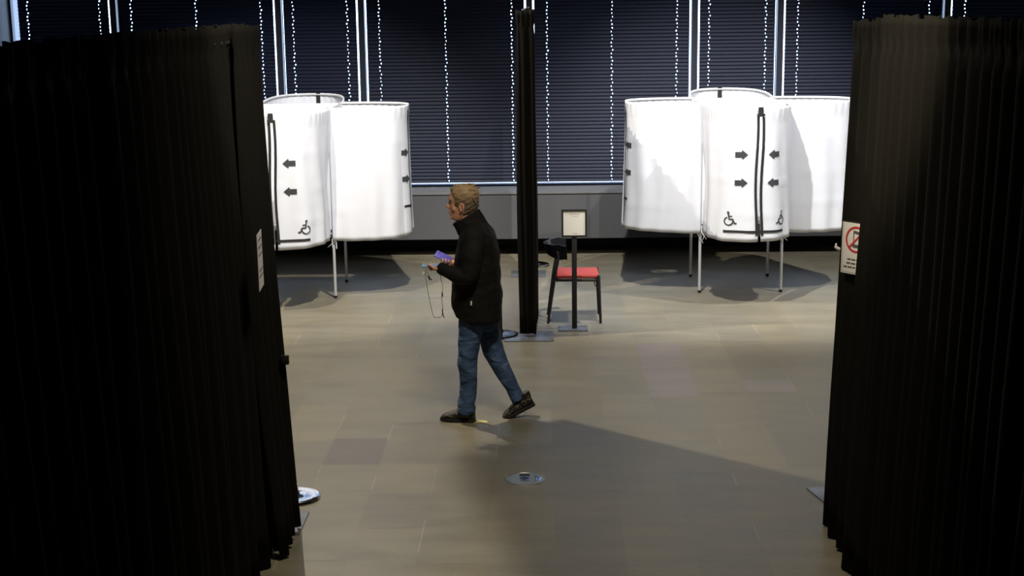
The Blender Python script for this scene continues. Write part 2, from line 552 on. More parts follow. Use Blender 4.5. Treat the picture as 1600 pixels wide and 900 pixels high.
# windows: mullions at these X, wide and narrow bays
MUL = [-6.50, -5.255, -3.225, -2.205, -0.165, 1.835, 2.855, 4.885, 6.92]
MUL = [-6.56, -5.235, -3.195, -2.172, -0.105, 1.925, 2.972, 5.0, 7.0, 7.6]
for i in range(len(MUL) - 1):
    xa, xb = MUL[i], MUL[i + 1]
    fr = MB()
    fr.box(xa - .03, xa + .03, GLASS_Y - 0.04, GLASS_Y + 0.05, SILL_Z, 4.25)
    fr.box(xb - .03, xb + .03, GLASS_Y - 0.039, GLASS_Y + 0.049, SILL_Z, 4.25)
    fr.box(xa + .03, xb - .03, GLASS_Y - 0.03, GLASS_Y + 0.04, SILL_Z, SILL_Z + 0.03)
    fr.box(xa + .03, xb - .03, GLASS_Y - 0.03, GLASS_Y + 0.04, 4.2, 4.25)
    w = struct(fr.build('window_%d' % (i + 1), M['mullion'], smooth=False))
    MB().box(xa + .03, xb - .03, GLASS_Y + .004, GLASS_Y + .012, SILL_Z + .03, 4.2).build('pane', M['glass'], w, smooth=False)
    # deep fin in front of each mullion, between the blinds
    if 0 < i:
        struct(MB().box(xa - .038, xa + .038, GLASS_Y - 0.13, GLASS_Y - 0.041, SILL_Z, 4.25).build('trim_%d' % (i + 2), M['mullion'], smooth=False))

def blind(x0, x1, cords, label, rnd, cover=True):
    by = GLASS_Y - 0.095
    t = thing('window_blind', label, 'blind', ((x0 + x1) / 2, by, SILL_Z), 'dark venetian blinds across the far window wall')
    tilt = radians(66); W = 0.052; pitch = 0.0445
    z = SILL_Z + 0.075
    verts = []; faces = []
    nseg = 6
    prof = []
    for k in range(nseg + 1):
        u = (k / nseg - 0.5)
        bow = 0.0045 * (1 - (2 * u) ** 2)
        # inner (room side, -Y) edge low, outer edge high
        py = u * W * cos(tilt) - bow * sin(tilt)
        pz = u * W * sin(tilt) + bow * cos(tilt)
        prof.append((py, pz))
    i = 0
    while z < 4.18:
        dx = rnd.uniform(-0.004, 0.004)
        sag = rnd.uniform(-0.0012, 0.0012)
        cuts = [x0]
        hol = []
        for c in cords:
            h = 0.0048 + rnd.uniform(-0.0015, 0.003)
            off = 0.007 * (1 if i % 3 == 0 else (-0.2 if i % 3 == 1 else -0.6)) + dx
            cuts += [c + off - h, c + off + h]; hol.append(len(cuts) - 2)
        cuts.append(x1)
        k0 = len(verts)
        for x in cuts:
            for (py, pz) in prof:
                verts.append((x, by + py, z + pz + sag * sin(x * 3 + i)))
        n = nseg + 1
        for a in range(len(cuts) - 1):
            for j in range(nseg):
                if a in hol and j in (2, 3): continue
                q = k0 + a * n + j
                faces.append((q, q + n, q + n + 1, q + 1))
        z += pitch; i += 1
    me = bpy.data.meshes.new('slats'); me.from_pydata(verts, [], faces); me.materials.append(M['slat'])
    s = link('slats', me, t)
    MB().box(x0, x1, by - .022, by + .022, SILL_Z + .016, SILL_Z + .034, bev=.003).build('bottom_rail', M['slat'], t)
    MB().box(x0, x1, by - .028, by + .028, 4.19, 4.245, bev=.003).build('head_rail', M['slat'], t)
    for c in cords:
        m = MB()
        for off in (-0.028,):
            pts = [(c + 0.0015 * sin(q * 1.7), by + off, SILL_Z + .03 + q * 0.17) for q in range(20)]
            m.tube(pts, 0.0011, n=5, roundcap=False)
        m.build('ladder_cord', M['tape'], t)

rb = random.Random(3)
def cordset(xa, xb, wide):
    if wide: return [xa + .155, (xa + xb) / 2, xb - .155]
    return [xa + .115, xb - .115]
names = ['far left dark venetian blind, above the left black drape, beside the pale side wall',
         'wide dark venetian blind above the left black drape, left of the left white booth group',
         'narrow dark venetian blind straight behind the left white booth group',
         'wide dark venetian blind behind the walking man, left of the middle black drape',
         'wide dark venetian blind right of the middle black drape, behind the framed sign',
         'narrow dark venetian blind straight behind the right white booth group',
         'wide dark venetian blind behind the right edge of the right booth group',
         'far right dark venetian blind, just above the right black drape']
for i in range(8):
    xa, xb = MUL[i], MUL[i + 1]
    ea = xa + 0.062; eb = xb - 0.062
    if i == 0: ea = xa + 0.14
    wide = (xb - xa) > 1.5
    blind(ea, eb, cordset(ea, eb, wide), names[i], rb)

# ================================================================== HALL LAMPS (above the frame)
def lamp(i, loc, tgt, power, colr, cone, rad, blend, label):
    loc = Vector(loc); tgt = Vector(tgt)
    d = (tgt - loc).normalized()
    t = thing('ceiling_spotlight', label, 'spotlight', loc, 'hall spotlights under the ceiling')
    q = d.to_track_quat('-Z', 'Y').to_matrix().to_4x4()
    mt = Matrix.Translation(loc) @ q
    n = 24
    rr = max(0.11, rad + 0.04)
    rg = []
    for (r, z) in ((rr, 0.06), (rr, 0.28), (rr * .6, 0.34), (rr * .5, .34), (rr * .85, .27), (rr * .92, 0.06)):
        rg.append([mt @ Vector((r * cos(2 * pi * j / n), r * sin(2 * pi * j / n), z)) for j in range(n)])
    mb = MB(); mb.rings(rg, cap=False)
    mb.build('housing', M['black_matte'], t)
    top = mt @ Vector((0, 0, .2))
    MB().tube([top, (top.x, top.y, Z_C)], 0.012, n=8, roundcap=False).build('hanger', M['black_matte'], t)
    ld = bpy.data.lights.new('spot', 'SPOT')
    ld.energy = power; ld.color = colr; ld.spot_size = radians(cone); ld.spot_blend = blend; ld.shadow_soft_size = rad
    lo = bpy.data.objects.new('lamp_light', ld); COL.objects.link(lo)
    lo.matrix_world = mt @ Matrix.Translation((0, 0, 0.0))
    lo.parent = t; lo.matrix_parent_inverse = Matrix.Translation(-loc)
    return t
for i, a in enumerate(LAMPS):
    lt = lamp(i, *a)
    if i == 0:
        # unseen plate added to block the lamp: its edge throws the straight shadow line on the floor
        L0 = Vector(a[0]); A = Vector((-1.0, 11.14, 0)); B = Vector((1.9, 8.62, 0))
        k = 0.09
        a1 = L0 + (Vector((0.15, 10.14, 0)) - L0) * 0.14
        b1 = L0 + (B + Vector((3.0, -2.6, 0)) - L0) * 0.14
        nrm = Vector((-(B - A).y, (B - A).x, 0)).normalized()
        out = -nrm if nrm.y > 0 else nrm
        c1 = b1 + out * 0.8; d1 = L0 + (Vector((-0.6, 9.2, 0)) - L0) * 0.03
        e = Vector((0, 0, 0.003))
        m = MB(); m.add([a1, b1, c1, d1, a1 + e, b1 + e, c1 + e, d1 + e], [(0, 1, 2, 3), (7, 6, 5, 4), (0, 4, 5, 1), (1, 5, 6, 2), (2, 6, 7, 3), (3, 7, 4, 0)])
        m.build('added_light_blocker', M['black_matte'], lt, smooth=False)

# ================================================================== BLACK DRAPES
def drape(name, label, path, ztop, zbot, seed, parent=None, amp=0.03, pitch=0.165, flare=0.0, group=None, side=1,
          header=True, hemwave=0.012, origin=None):
    "path: list of (x, y); folds hang from a pipe pocket; side = direction of outward normal"
    rnd = random.Random(seed)
    P = [Vector((x, y, 0)) for x, y in path]
    seg = [(P[i + 1] - P[i]).length for i in range(len(P) - 1)]
    T = sum(seg)
    ds = 0.011
    n = int(T / ds)
    # irregular fold phases
    ph = [0.0]
    for i in range(n):
        ph.append(ph[-1] + ds / pitch * 2 * pi * (1 + 0.45 * noise.noise(Vector((i * ds * 3.1, seed * 7.3, 0)))))
    rows = [0, .015, .03, .05, .07, .09, .12, .18, .26, .36, .48, .6, .72, .84, .93, 1.0]
    verts = []; faces = []
    for i in range(n + 1):
        s = i * ds; k = 0; q = s
        while k < len(seg) - 1 and q > seg[k]: q -= seg[k]; k += 1
        d = (P[k + 1] - P[k]).normalized(); p = P[k] + d * min(q, seg[k])
        nr = Vector((d.y, -d.x, 0)) * side
        zt = ztop(s / T) if callable(ztop) else ztop
        for t in rows:
            f = sin(ph[i]); f = f * (0.75 + 0.25 * abs(f))
            f2 = sin(ph[i] * 0.5 + 1.3 + seed)
            grow = 0.45 + 0.75 * min(1, t * 1.6) if t > 0.045 else 0.28
            off = amp * grow * (f + 0.45 * f2 * t) + amp * 1.6 * t * noise.noise(Vector((s * 1.3, t * 1.5, seed)))
            if t <= 0.045 and header: off += 0.012 * sin(ph[i] * 2.1)
            if abs(t - .05) < .01: off *= 0.5
            off += flare * t * t
            along = 0.012 * noise.noise(Vector((s * 4, t * 2.5, seed + 5)))
            zz = zt + (zbot - zt) * t
            if t == 1.0: zz += hemwave * sin(s * 5 + seed)
            if t == 0: zz += 0.008 * sin(ph[i] * 1.7) + 0.006 * noise.noise(Vector((s * 9, 0, seed)))
            verts.append(p + nr * off + d * along + Vector((0, 0, zz)))
    m = len(rows)
    for i in range(n):
        for j in range(m - 1):
            a = i * m + j
            faces.append((a, a + 1, a + m + 1, a + m))
    me = bpy.data.meshes.new(name)
    org = Vector(origin) if origin else Vector((path[0][0], path[0][1], 0))
    me.from_pydata([v - org for v in verts], [], [f for f in faces[:]])
    for v in me.vertices: pass
    me.materials.append(M['black_cloth'])
    o = link(name, me, parent)
    o.location = org
    so = o.modifiers.new('solid', 'SOLIDIFY'); so.thickness = 0.004
    if label: tag(o, label, 'curtain', group)
    return o

# left drape wall
GL = 'black drapes forming the left wall of the aisle'
def zl(y): return 2.944 + 0.018 * math.exp(-((y - 6.0) / 1.0) ** 2)
XL = -1.545
drape('black_drape', 'black pleated drape at the far end of the left drape wall, nearest the left booths', [(XL - .02, 7.93), (XL - .035, 7.7), (XL - .04, 7.42)], lambda u: 2.945 + .012 * u, 0.02, 1, flare=0.102, amp=0.034, side=-1)
drape('black_drape', 'middle black drape of the left wall, running past the bottom of the view', [(XL - .09, 7.86), (XL - .055, 6.4), (XL - .04, 5.16)], lambda u: 2.957 + 0.0 * u, 0.02, 2, flare=0.08, amp=0.034, side=-1)
drape('black_drape', 'nearest black drape of the left wall, cut off by the left edge of the photo', [(XL - .075, 5.42), (XL - .12, 4.3), (XL - .14, 3.2)], lambda u: 2.952 - .008 * u, 0.02, 3, flare=0.06, amp=0.034, side=-1)
# right drape wall
XR = 1.79
drape('black_drape', 'black pleated drape at the far end of the right drape wall, bearing a prohibition notice', [(XR - .03, 7.97), (XR - .025, 7.75), (XR - .005, 7.12)], lambda u: 2.93 + .03 * u, 0.02, 4, flare=0.07, amp=0.036, side=1)
drape('black_drape', 'black drape in the middle of the right drape wall', [(XR - .03, 7.26), (XR - .045, 7.2), (XR - .01, 6.3), (XR + .0, 5.08)], lambda u: 2.968, 0.02, 5, flare=0.06, amp=0.036, side=1)
drape('black_drape', 'nearest black drape of the right wall, cut off by the right edge of the photo', [(XR + .045, 5.36), (XR + .0, 3.2)], lambda u: 2.97 + .01 * u, 0.02, 6, flare=0.06, amp=0.036, side=1)
# middle drape seen end-on
XM = -0.07
drape('black_drape', 'narrow black drape seen end-on in the middle, nearest panel standing on a steel plate', [(-.185, 12.80), (-.18, 12.745), (-.045, 12.735), (-.04, 12.82), (-.05, 14.28)], 2.99, 0.03, 7, amp=0.018, pitch=0.09, side=1, header=True)
drape('black_drape', 'black drape panel directly behind the end-on middle drape, towards the windows', [(-.14, 14.33), (-.13, 15.75)], 2.99, 0.05, 8, amp=0.035, pitch=0.15, side=1)

def upright(name_label, x, y, ztop, base, bx=0.0, by=0.0, top_clip=False, rot=0.0):
    t = thing('drape_stand', name_label, 'stand', (x, y, 0), 'upright stands carrying the black drapes')
    MB().cyl((x, y), 0.0165, 0.008, ztop, 14).build('pole', M['chrome'], t)
    cx, cy = x + bx, y + by
    mt = Matrix.Translation((cx, cy, 0)) @ Matrix.Rotation(rot, 4, 'Z')
    if base == 'plate':
        MB().box(-.23, .23, -.2, .2, 0.001, 0.009, mt, bev=0.002).build('base_plate', M['steel_plate'], t)
    if base == 'small':
        MB().box(-.2, .2, -.19, .19, 0.001, 0.009, mt, bev=0.002).build('base_plate', M['steel_plate'], t)
    if top_clip:
        m = MB()
        m.tube([(x - .03, y - .02, ztop - .012), (x + .0, y - .03, ztop), (x + .028, y - .03, ztop + .022)], [.008, .014, .006], n=8)
        m.build('top_hook', M['chrome'], t)
    return t
s1 = upright('drape stand at the far end of the left drape wall, its steel plate peeping out', XL - .085, 8.0, 2.9, 'small', 0, 0)
m = MB(); m.use(M['blue_ink']).box(-1.512, -1.495, 7.955, 7.985, 0.0095, 0.0115); m.use(M['white_plastic']).box(-1.495, -1.465, 7.955, 7.985, 0.0095, 0.0115)
m.build('sticker', None, s1, smooth=False)
upright('drape stand by the far end of the right drape wall, plate corner showing', XR + .11, 8.42, 2.88, 'small', 0.02, 0, rot=radians(12))
upright('drape stand under the near end of the middle drape with a hook on top', XM - .04, 12.80, 3.0, 'plate', -0.0, 0.0, top_clip=True)
upright('drape stand under the far end of the middle drape, towards the windows', XM - .06, 15.92, 2.9, 'small', 0.0, 0)
for (x, y0, y1, z, lab) in ((XL - .065, 3.2, 8.0, 2.87, 'pipe carrying the left black drapes'), (XR + .075, 3.2, 8.0, 2.87, 'pipe carrying the right black drapes'), (XM - .03, 12.84, 15.8, 2.9, 'pipe carrying the middle black drapes')):
    o = MB().tube([(x, y1, z), (x + (0 if y0 > 9 or x > 0 else -.04), 5.5, z) if y0 < 9 else (x, 14, z), (x + (0 if y0 > 9 or x > 0 else -.13), y0, z)], 0.012, n=10).build('crossbar', M['black_matte']); tag(o, lab, 'pipe')

def round_base(name, label, c, r, m, cat='base', pole=None):
    t = thing(name, label, cat, (c[0], c[1], 0))
    MB().lathe(c, [(r, 0.001), (r + .004, .006), (r, .018), (r * .93, .024), (r * .8, .021), (r * .3, .030), (.03, .034)], 48).build('base', m, t)
    MB().lathe(c, [(.03, .03), (.022, .05), (.018, .07), (.018, pole or 0.12)], 20).build('post', m if m is M['chrome'] else M['black_matte'], t)
    return t
round_base('barrier_post', 'chrome round post base half hidden behind the left black drape', (-1.56, 8.45), 0.155, M['chrome'], 'barrier post', 0.09)
bp = round_base('barrier_post', 'thin black post with glossy round base right behind the walking man', (-0.375, 12.86), 0.165, M['black_gloss'], 'barrier post', 0.45)
round_base('barrier_post', 'chrome round base on the floor close behind the middle drape, far side', (-0.06, 16.45), 0.17, M['chrome'], 'barrier post', 0.14)

# things fixed on the drapes
m = MB().box(-0.022, 0.022, -.012, .012, -.028, .028, Matrix.Translation(at(445.5, 562, 7.85)), bev=.004)
tag(m.build('clamp', M['black_matte']), 'small black clamp sticking out at the edge of the left drape', 'clamp')
c = at(1308, 387, 7.93)
m = MB(); m.tube([c + Vector((.012, 0, -.01)), c + Vector((-.008, 0, .004)), c + Vector((-.006, 0, .022))], [.011, .009, .005], n=8)
tag(m.build('clip', M['white_plastic']), 'tiny pale clip on the edge of the right drape beside the notice', 'clip')

# ================================================================== flat stroke helpers for printed signs
def stroke(mb, fn, pts, w, step=0.006):
    "a flat ribbon through 2-D points, mapped to 3-D by fn(a, b)"
    for (p, q) in zip(pts, pts[1:]):
        p = Vector(p); q = Vector(q); d = q - p
        L = d.length
        if L < 1e-6: continue
        n = max(1, int(L / step)); d.normalize(); nn = Vector((-d.y, d.x)) * w / 2
        e = d * w * 0.08
        vs = []
        for k in range(n + 1):
            c = p - e + (q - p + 2 * e) * (k / n)
            vs += [fn(*(c + nn)), fn(*(c - nn))]
        mb.add(vs, [(2 * k, 2 * k + 1, 2 * k + 3, 2 * k + 2) for k in range(n)])

def notice(name, label, origin, ux, uz, w, h, cat='notice'):
    ux = Vector(ux).normalized(); uz = Vector(uz).normalized(); nr = ux.cross(uz).normalized()
    origin = Vector(origin)
    t = thing(name, label, cat, origin)
    def F(a, b, o=0.0): return origin + ux * a + uz * b + nr * (o + 0.012 * (1 - ((a - w / 2) / (w / 2)) ** 2) * 0)
    m = MB()
    vs = [F(a, b, o) for o in (-.0012, .0012) for (a, b) in ((0, 0), (w, 0), (w, h), (0, h))]
    m.add(vs, [(3, 2, 1, 0), (4, 5, 6, 7), (0, 1, 5, 4), (1, 2, 6, 5), (2, 3, 7, 6), (3, 0, 4, 7)])
    m.build('sheet', M['white_paper'], t, smooth=False)
    return t, F

# notice with a prohibition sign on the right drape (facing the aisle, turned to the camera)
o1 = at(1313.5, 425, 7.72); o2 = at(1317.5, 343, 7.86)
ux = Vector((0.60, -0.80, 0.0)).normalized()
pt = at(1337, 430, 7.80)
t, F = notice('notice_sheet', 'white laminated notice with a red prohibition ring on the right drape', (o1.x, o1.y, o1.z), ux, (0.01, -0.02, 1), 0.20, 0.285)
m = MB()
cx, cy, r = 0.10, 0.195, 0.068
stroke(m, lambda a, b: F(a, b, .003), [(cx + r * cos(k * pi / 16), cy + r * sin(k * pi / 16)) for k in range(33)], 0.011)
stroke(m, lambda a, b: F(a, b, .0036), [(cx - r * .7, cy - r * .7), (cx + r * .7, cy + r * .7)], 0.010)
m.build('red_ring', M['red_ink'], t, smooth=False)
m = MB()
stroke(m, lambda a, b: F(a, b, .0024), [(cx - .02, cy + .042), (cx + .03, cy + .036)], .016)
stroke(m, lambda a, b: F(a, b, .0024), [(cx - .018, cy + .035), (cx - .018, cy - .03)], .006)
stroke(m, lambda a, b: F(a, b, .0024), [(cx + .026, cy + .035), (cx + .026, cy - .03)], .006)
stroke(m, lambda a, b: F(a, b, .0024), [(cx - .022, cy - .035), (cx + .03, cy - .038)], .018)
m.build('pictogram', M['ink'], t, smooth=False)
m = MB()
rn = random.Random(5)
for (yy, xa, xb) in ((.082, .045, .155), (.060, .04, .165), (.038, .02, .18)):
    x = xa
    while x < xb:
        L = rn.uniform(.012, .03)
        stroke(m, lambda a, b: F(a, b, .0024), [(x, yy), (min(x + L, xb), yy)], .008)
        x += L + .007
stroke(m, lambda a, b: F(a, b, .0024), [(.008, .008), (.192, .008), (.192, .292), (.008, .292), (.008, .008)], .0015, 0.05)
m.build('small_print', M['ink'], t, smooth=False)

# sheet on the left drape, seen nearly edge-on
o1 = at(405.5, 456, 7.10)
t, F = notice('notice_sheet', 'white notice sheet seen almost edge-on on the left drape', (o1.x, o1.y - 0.0, o1.z), (-0.085, 1.0, 0), (-0.004, 0, 1), 0.21, 0.295)
m = MB()
for yy in (.26, .22, .18, .1, .07):
    stroke(m, lambda a, b: F(a, b, .003), [(.03, yy), (.18, yy)], .008)
m.build('small_print', M['ink'], t, smooth=False)

# ================================================================== WHITE VOTING BOOTHS
HOOP_Z = 2.005
def superD(hw, D, n=2.7, k=96):
    pts = []
    for i in range(k + 1):
        th = pi - pi * i / k
        c, s = cos(th), sin(th)
        a = hw * (abs(c) ** (2 / n)) * (1 if c >= 0 else -1)
        b = D * (abs(s) ** (2 / n))
        pts.append(Vector((a, b)))
    L = [0]
    for i in range(k): L.append(L[-1] + (pts[i + 1] - pts[i]).length)
    return pts, L

class Bay:
    "one D-shaped booth on a side of the square; local a along the side, b outward"
    def __init__(s, mid, ax, out, hw, D, seed, hem, pull=0.0, top=0.0):
        s.pull = pull; s.top = top
        s.mid = Vector((*mid, 0)); s.ax = Vector((*ax, 0)); s.out = Vector((*out, 0)); s.hw = hw; s.D = D
        s.pts, s.L = superD(hw + .015, D); s.T = s.L[-1]; s.seed = seed; s.hem = hem
    def pos2(s, u):
        u = max(0, min(s.T, u)); i = 0
        import bisect
        i = min(len(s.L) - 2, max(0, bisect.bisect_right(s.L, u) - 1))
        t = (u - s.L[i]) / max(1e-9, s.L[i + 1] - s.L[i])
        p = s.pts[i].lerp(s.pts[i + 1], t)
        j0 = max(0, i - 2); j1 = min(len(s.pts) - 1, i + 3)
        d = (s.pts[j1] - s.pts[j0]).normalized()
        return p, Vector((-d.y, d.x))
    def S(s, u, z, off=0.0):
        p, n = s.pos2(u)
        t = (HOOP_Z - z) / (HOOP_Z - s.hem)
        w = 0.016 * t * noise.noise(Vector((u * 3.0, z * 0.8, s.seed))) + 0.013 * min(1, t * 3) * sin(u * 26 + s.seed + 1.5 * noise.noise(Vector((u * 2, z * 1.5, 9)))) * (0.35 + 0.4 * t) + 0.03 * t * t
        if t < .06: w += 0.004 + 0.0028 * sin(u * 75)
        for zc in (1.62, 1.28, .95): w += .0045 * math.exp(-((z - zc - .02 * sin(u * 3)) / .014) ** 2)
        q = p + n * (w + off)
        tt = max(0.0, min(1.0, (t - .12) / .5)); tt = tt * tt * (3 - 2 * tt)
        q.x -= (1 if p.x > 0 else -1) * s.pull * tt * math.exp(-(min(u, s.T - u) / .3) ** 2)
        z += s.top * max(0, 1 - t * 1.3) * sin(pi * u / s.T)
        # n points outward for increasing angle order
        return s.mid + s.ax * q.x + s.out * q.y + Vector((0, 0, z))
    def u_of_a(s, a):
        best = min(range(len(s.pts)), key=lambda i: abs(s.pts[i].x - a) if s.pts[i].y > s.D * .55 else 9)
        return s.L[best]

def bay_curtain(bay, u0, u1, parent, edge0=False, edge1=False, hemz=None, wav=0.0):
    hz = hemz if hemz is not None else bay.hem
    nu = max(4, int((u1 - u0) / 0.012)); nz = 30
    vs = []; fs = []
    for i in range(nu + 1):
        u = u0 + (u1 - u0) * i / nu
        for j in range(nz + 1):
            t = j / nz
            if j == 1: t = 0.018
            hem = hz + 0.010 * sin(u * 4 + bay.seed)
            # rounded lower corners at free edges
            z = HOOP_Z + 0.012 + (hem - HOOP_Z - .012) * t
            du = 0
            if wav:
                if edge0: du = wav * sin(t * 7.5) * max(0, 1 - (u - u0) / .12)
                if edge1: du = wav * sin(t * 7.5 + .4) * max(0, 1 - (u1 - u) / .12)
            vs.append(bay.S(u + du, z))
    m = nz + 1
    for i in range(nu):
        for j in range(nz):
            a = i * m + j
            fs.append((a, a + 1, a + m + 1, a + m))
    me = bpy.data.meshes.new('curtain'); me.from_pydata(vs, [], fs); me.materials.append(M['white_cloth'])
    o = link('curtain', me, parent)
    sm = o.modifiers.new('solid', 'SOLIDIFY'); sm.thickness = 0.002
    # black webbing along the free edges
    for flag, ue, sg in ((edge0, u0, 1), (edge1, u1, -1)):
        if not flag: continue
        e = MB(); v2 = []
        for j in range(41):
            t = j / 40; z = HOOP_Z - .05 + (hz + .055 - HOOP_Z + .05) * t
            tt = (HOOP_Z + .012 - z) / (HOOP_Z + .012 - hz)
            du = wav * sin(tt * 7.5) if sg > 0 else wav * sin(tt * 7.5 + .4)
            v2 += [bay.S(ue + du, z, .006), bay.S(ue + du + sg * .026, z, .006), bay.S(ue + du, z, .0035), bay.S(ue + du + sg * .026, z, .0035)]
        f2 = []
        for j in range(40):
            a = j * 4
            f2 += [(a, a + 1, a + 5, a + 4), (a + 2, a + 6, a + 7, a + 3)]
        e.add(v2, f2); e.build('edge_webbing', M['tape'], o)
    return o

def arrow(bay, u, z, dirn, parent, L=0.125, H=0.10):
    m = MB(); n = 16; cols = []
    for k in range(n + 1):
        x = -L / 2 + L * k / n
        hx = x * dirn
        if hx < L * 0.02: hh = H * .26
        else: hh = H * .5 * (L / 2 - hx) / (L * .48)
        cols.append((x, max(hh, .0005)))
    # sharp shoulder of the arrow head
    vs = []; fs = []
    for x, hh in cols:
        vs += [bay.S(u + x, z + hh, .005), bay.S(u + x, z - hh, .005)]
    for k in range(n): fs.append((2 * k, 2 * k + 1, 2 * k + 3, 2 * k + 2))
    m.add(vs, fs)
    return m.build('arrow_print', M['print'], parent)

def wheelchair(bay, u, z, dirn, parent, k=0.135):
    m = MB()
    fn = lambda a, b: bay.S(u + a * dirn, z + b, .005)
    w = 0.014
    c = (-.01, -.02); r = 0.04
    arc = [(c[0] + r * cos(radians(q)), c[1] + r * sin(radians(q))) for q in range(110, 381, 10)]
    stroke(m, fn, arc, w * .85)
    stroke(m, fn, [(-.012, .052), (-.006, .0), (.03, -.002), (.045, -.045), (.065, -.04)], w)
    stroke(m, fn, [(-.008, .03), (.022, .028)], w * .8)
    h = [(-.014 + .006 * cos(q * pi / 4), .068 + .006 * sin(q * pi / 4)) for q in range(9)]
    stroke(m, fn, h, 0.012, .003)
    return m.build('wheelchair_print', M['print'], parent)

def bar(bay, u0, u1, z, parent, z1=None, w=.024):
    m = MB()
    stroke(m, lambda a, b: bay.S(a, b, .0062), [(u0, z), (u1, z1 if z1 is not None else z)], w)
    return m.build('webbing_bar', M['tape'], parent)

def booth_group(label, x0, x1, y0, y1, cfg):
    cx, cy = (x0 + x1) / 2, (y0 + y1) / 2
    t = thing('voting_booth', label, 'voting booth', (cx, cy, 0), 'white fabric voting booth groups')
    for (x, y) in ((x0, y0), (x1, y0), (x0, y1), (x1, y1)):
        lg = MB().cyl((x, y), 0.0155, 0.012, HOOP_Z + .015, 16).build('leg', M['white_pole'], t)
        MB().cyl((x, y), 0.018, 0.0, 0.03, 14, bev=.003).build('foot_cap', M['black_matte'], lg)
    hwx = (x1 - x0) / 2; hwy = (y1 - y0) / 2
    bays = {
        'front': Bay((cx, y0), (1, 0), (0, -1), hwx, cfg['df'], 1.1, cfg['hem_front'], .075),
        'left': Bay((x0, cy), (0, -1), (-1, 0), hwy, cfg['dl'], 2.2, cfg['hem_side']),
        'right': Bay((x1, cy), (0, 1), (1, 0), hwy, cfg['dr'], 3.3, cfg['hem_side']),
        'back': Bay((cx, y1), (-1, 0), (0, 1), hwx, cfg['df'], 4.4, cfg['hem_side'], 0.0, .055),
    }
    for nm, by in bays.items():
        pts = [by.mid + by.ax * p.x * .985 + by.out * p.y * .985 + Vector((0, 0, HOOP_Z - .004 + by.top * sin(pi * by.L[k] / by.T))) for k, p in list(enumerate(by.pts))[::3]]
        MB().tube(pts, 0.008, n=8, roundcap=False).build('hoop', M['white_pole'], t)
        # fabric wall on the inner side
        a = by.mid - by.ax * (by.hw - .012); b_ = by.mid + by.ax * (by.hw - .012)
        vs = []; fs = []; N = 30
        for i in range(N + 1):
            p = a.lerp(b_, i / N)
            for j in range(9):
                z = HOOP_Z - (HOOP_Z - .74) * j / 8
                vs.append(p + by.out * (0.006 + 0.006 * sin(i * .9) * min(1, j / 3)) + Vector((0, 0, z)))
        for i in range(N):
            for j in range(8):
                q = i * 9 + j; fs.append((q, q + 1, q + 10, q + 9))
        me = bpy.data.meshes.new('inner_wall'); me.from_pydata(vs, [], fs); me.materials.append(M['white_cloth'])
        link('inner_wall', me, t)
        tb = MB(); tb.box(-by.hw * .9, by.hw * .9, 0.02, 0.30, 0.80, 0.82, Matrix.Translation(by.mid) @ Matrix(((by.ax.x, by.out.x, 0, 0), (by.ax.y, by.out.y, 0, 0), (0, 0, 1, 0), (0, 0, 0, 1))), bev=.003)
        tb.build('writing_shelf', M['white_pole'], t)
        g = cfg[nm]
        hemz = by.hem
        if g is None:
            bay_curtain(by, 0.0, by.T, t, hemz=hemz)
        else:
            u = g['gap'](by)
            c1 = bay_curtain(by, 0.0, u - .014, t, False, True, hemz, g.get('wav', .012))
            c2 = bay_curtain(by, u + .014, by.T, t, True, False, hemz, g.get('wav', .012))
            # buckle over the gap at the hoop
            bk = MB(); vs = []
            stroke(bk, lambda a, b: by.S(a, b, -.014 if nm == 'back' else .012), [(u, HOOP_Z + .012), (u, HOOP_Z - (.13 if nm == 'back' else .075))], .05)
            bk.build('buckle', M['tape'], t)
            for (du, z, dr, side) in g.get('arrows', []):
                arrow(by, u + du, z, dr, c1 if side == 0 else c2)
            for (du, z, dr, side) in g.get('wc', []):
                wheelchair(by, u + du, z, dr, c1 if side == 0 else c2)
            for (d0, d1, z, side) in g.get('bars', []):
                bar(by, u + d0, u + d1, z, c1 if side == 0 else c2)
    # back buckle strap and hanging ties
    for (x, y) in ((x0, y0), (x1, y0)):
        for k in range(3):
            rr = random.Random(int(x * 100) + k)
            a = Vector((x + rr.uniform(-.02, .02), y - .022, cfg['hem_front'] + .04))
            pts = [a, a + Vector((rr.uniform(-.05, .05), -.01, -.07)), a + Vector((rr.uniform(-.05, .05), -.01, -rr.uniform(.13, .2)))]
            MB().tube(pts, .0055, n=6, sub=5, flat=.5).build('tie_ribbon', M['white_cloth'], t)
    return t, bays

def gx(X):      # gap for the front bay placed at world X
    return lambda by: by.u_of_a(X - by.mid.x)

# heights measured on the front curtains
zA = at(1157, 242, 14.0).z; zB = at(1157, 286, 14.0).z; zW = at(1142, 343, 14.0).z; zb = at(1157, 362, 14.0).z
XG = at(1185, 270, 14.0).x
def dx(px, ref=1185, Y=14.02): return (at(px, 270, Y) - at(ref, 270, Y)).x
side_marks_L = {'gap': lambda by: by.T * 0.5 + 0.05, 'wav': .014,
                'arrows': [(.13, 1.56, -1, 1), (.13, 1.27, -1, 1)], 'bars': [(.02, .15, .985, 1)]}
cfgR = dict(df=.76, dl=.765, dr=.80, hem_front=.685, hem_side=.655,
            front={'gap': gx(XG), 'wav': .009,
                   'arrows': [(dx(1157), zA, 1, 0), (dx(1157), zB, 1, 0), (dx(1209), zA, -1, 1), (dx(1207), zB, -1, 1)],
                   'wc': [(dx(1141), zW, 1, 0), (dx(1220) + .01, zW, -1, 1)],
                   'bars': [(dx(1132), -.012, zb, 0), (.012, dx(1224) + .02, zb, 1)]},
            left=side_marks_L, right=None,
            back={'gap': lambda by: by.T * .52, 'wav': .012})
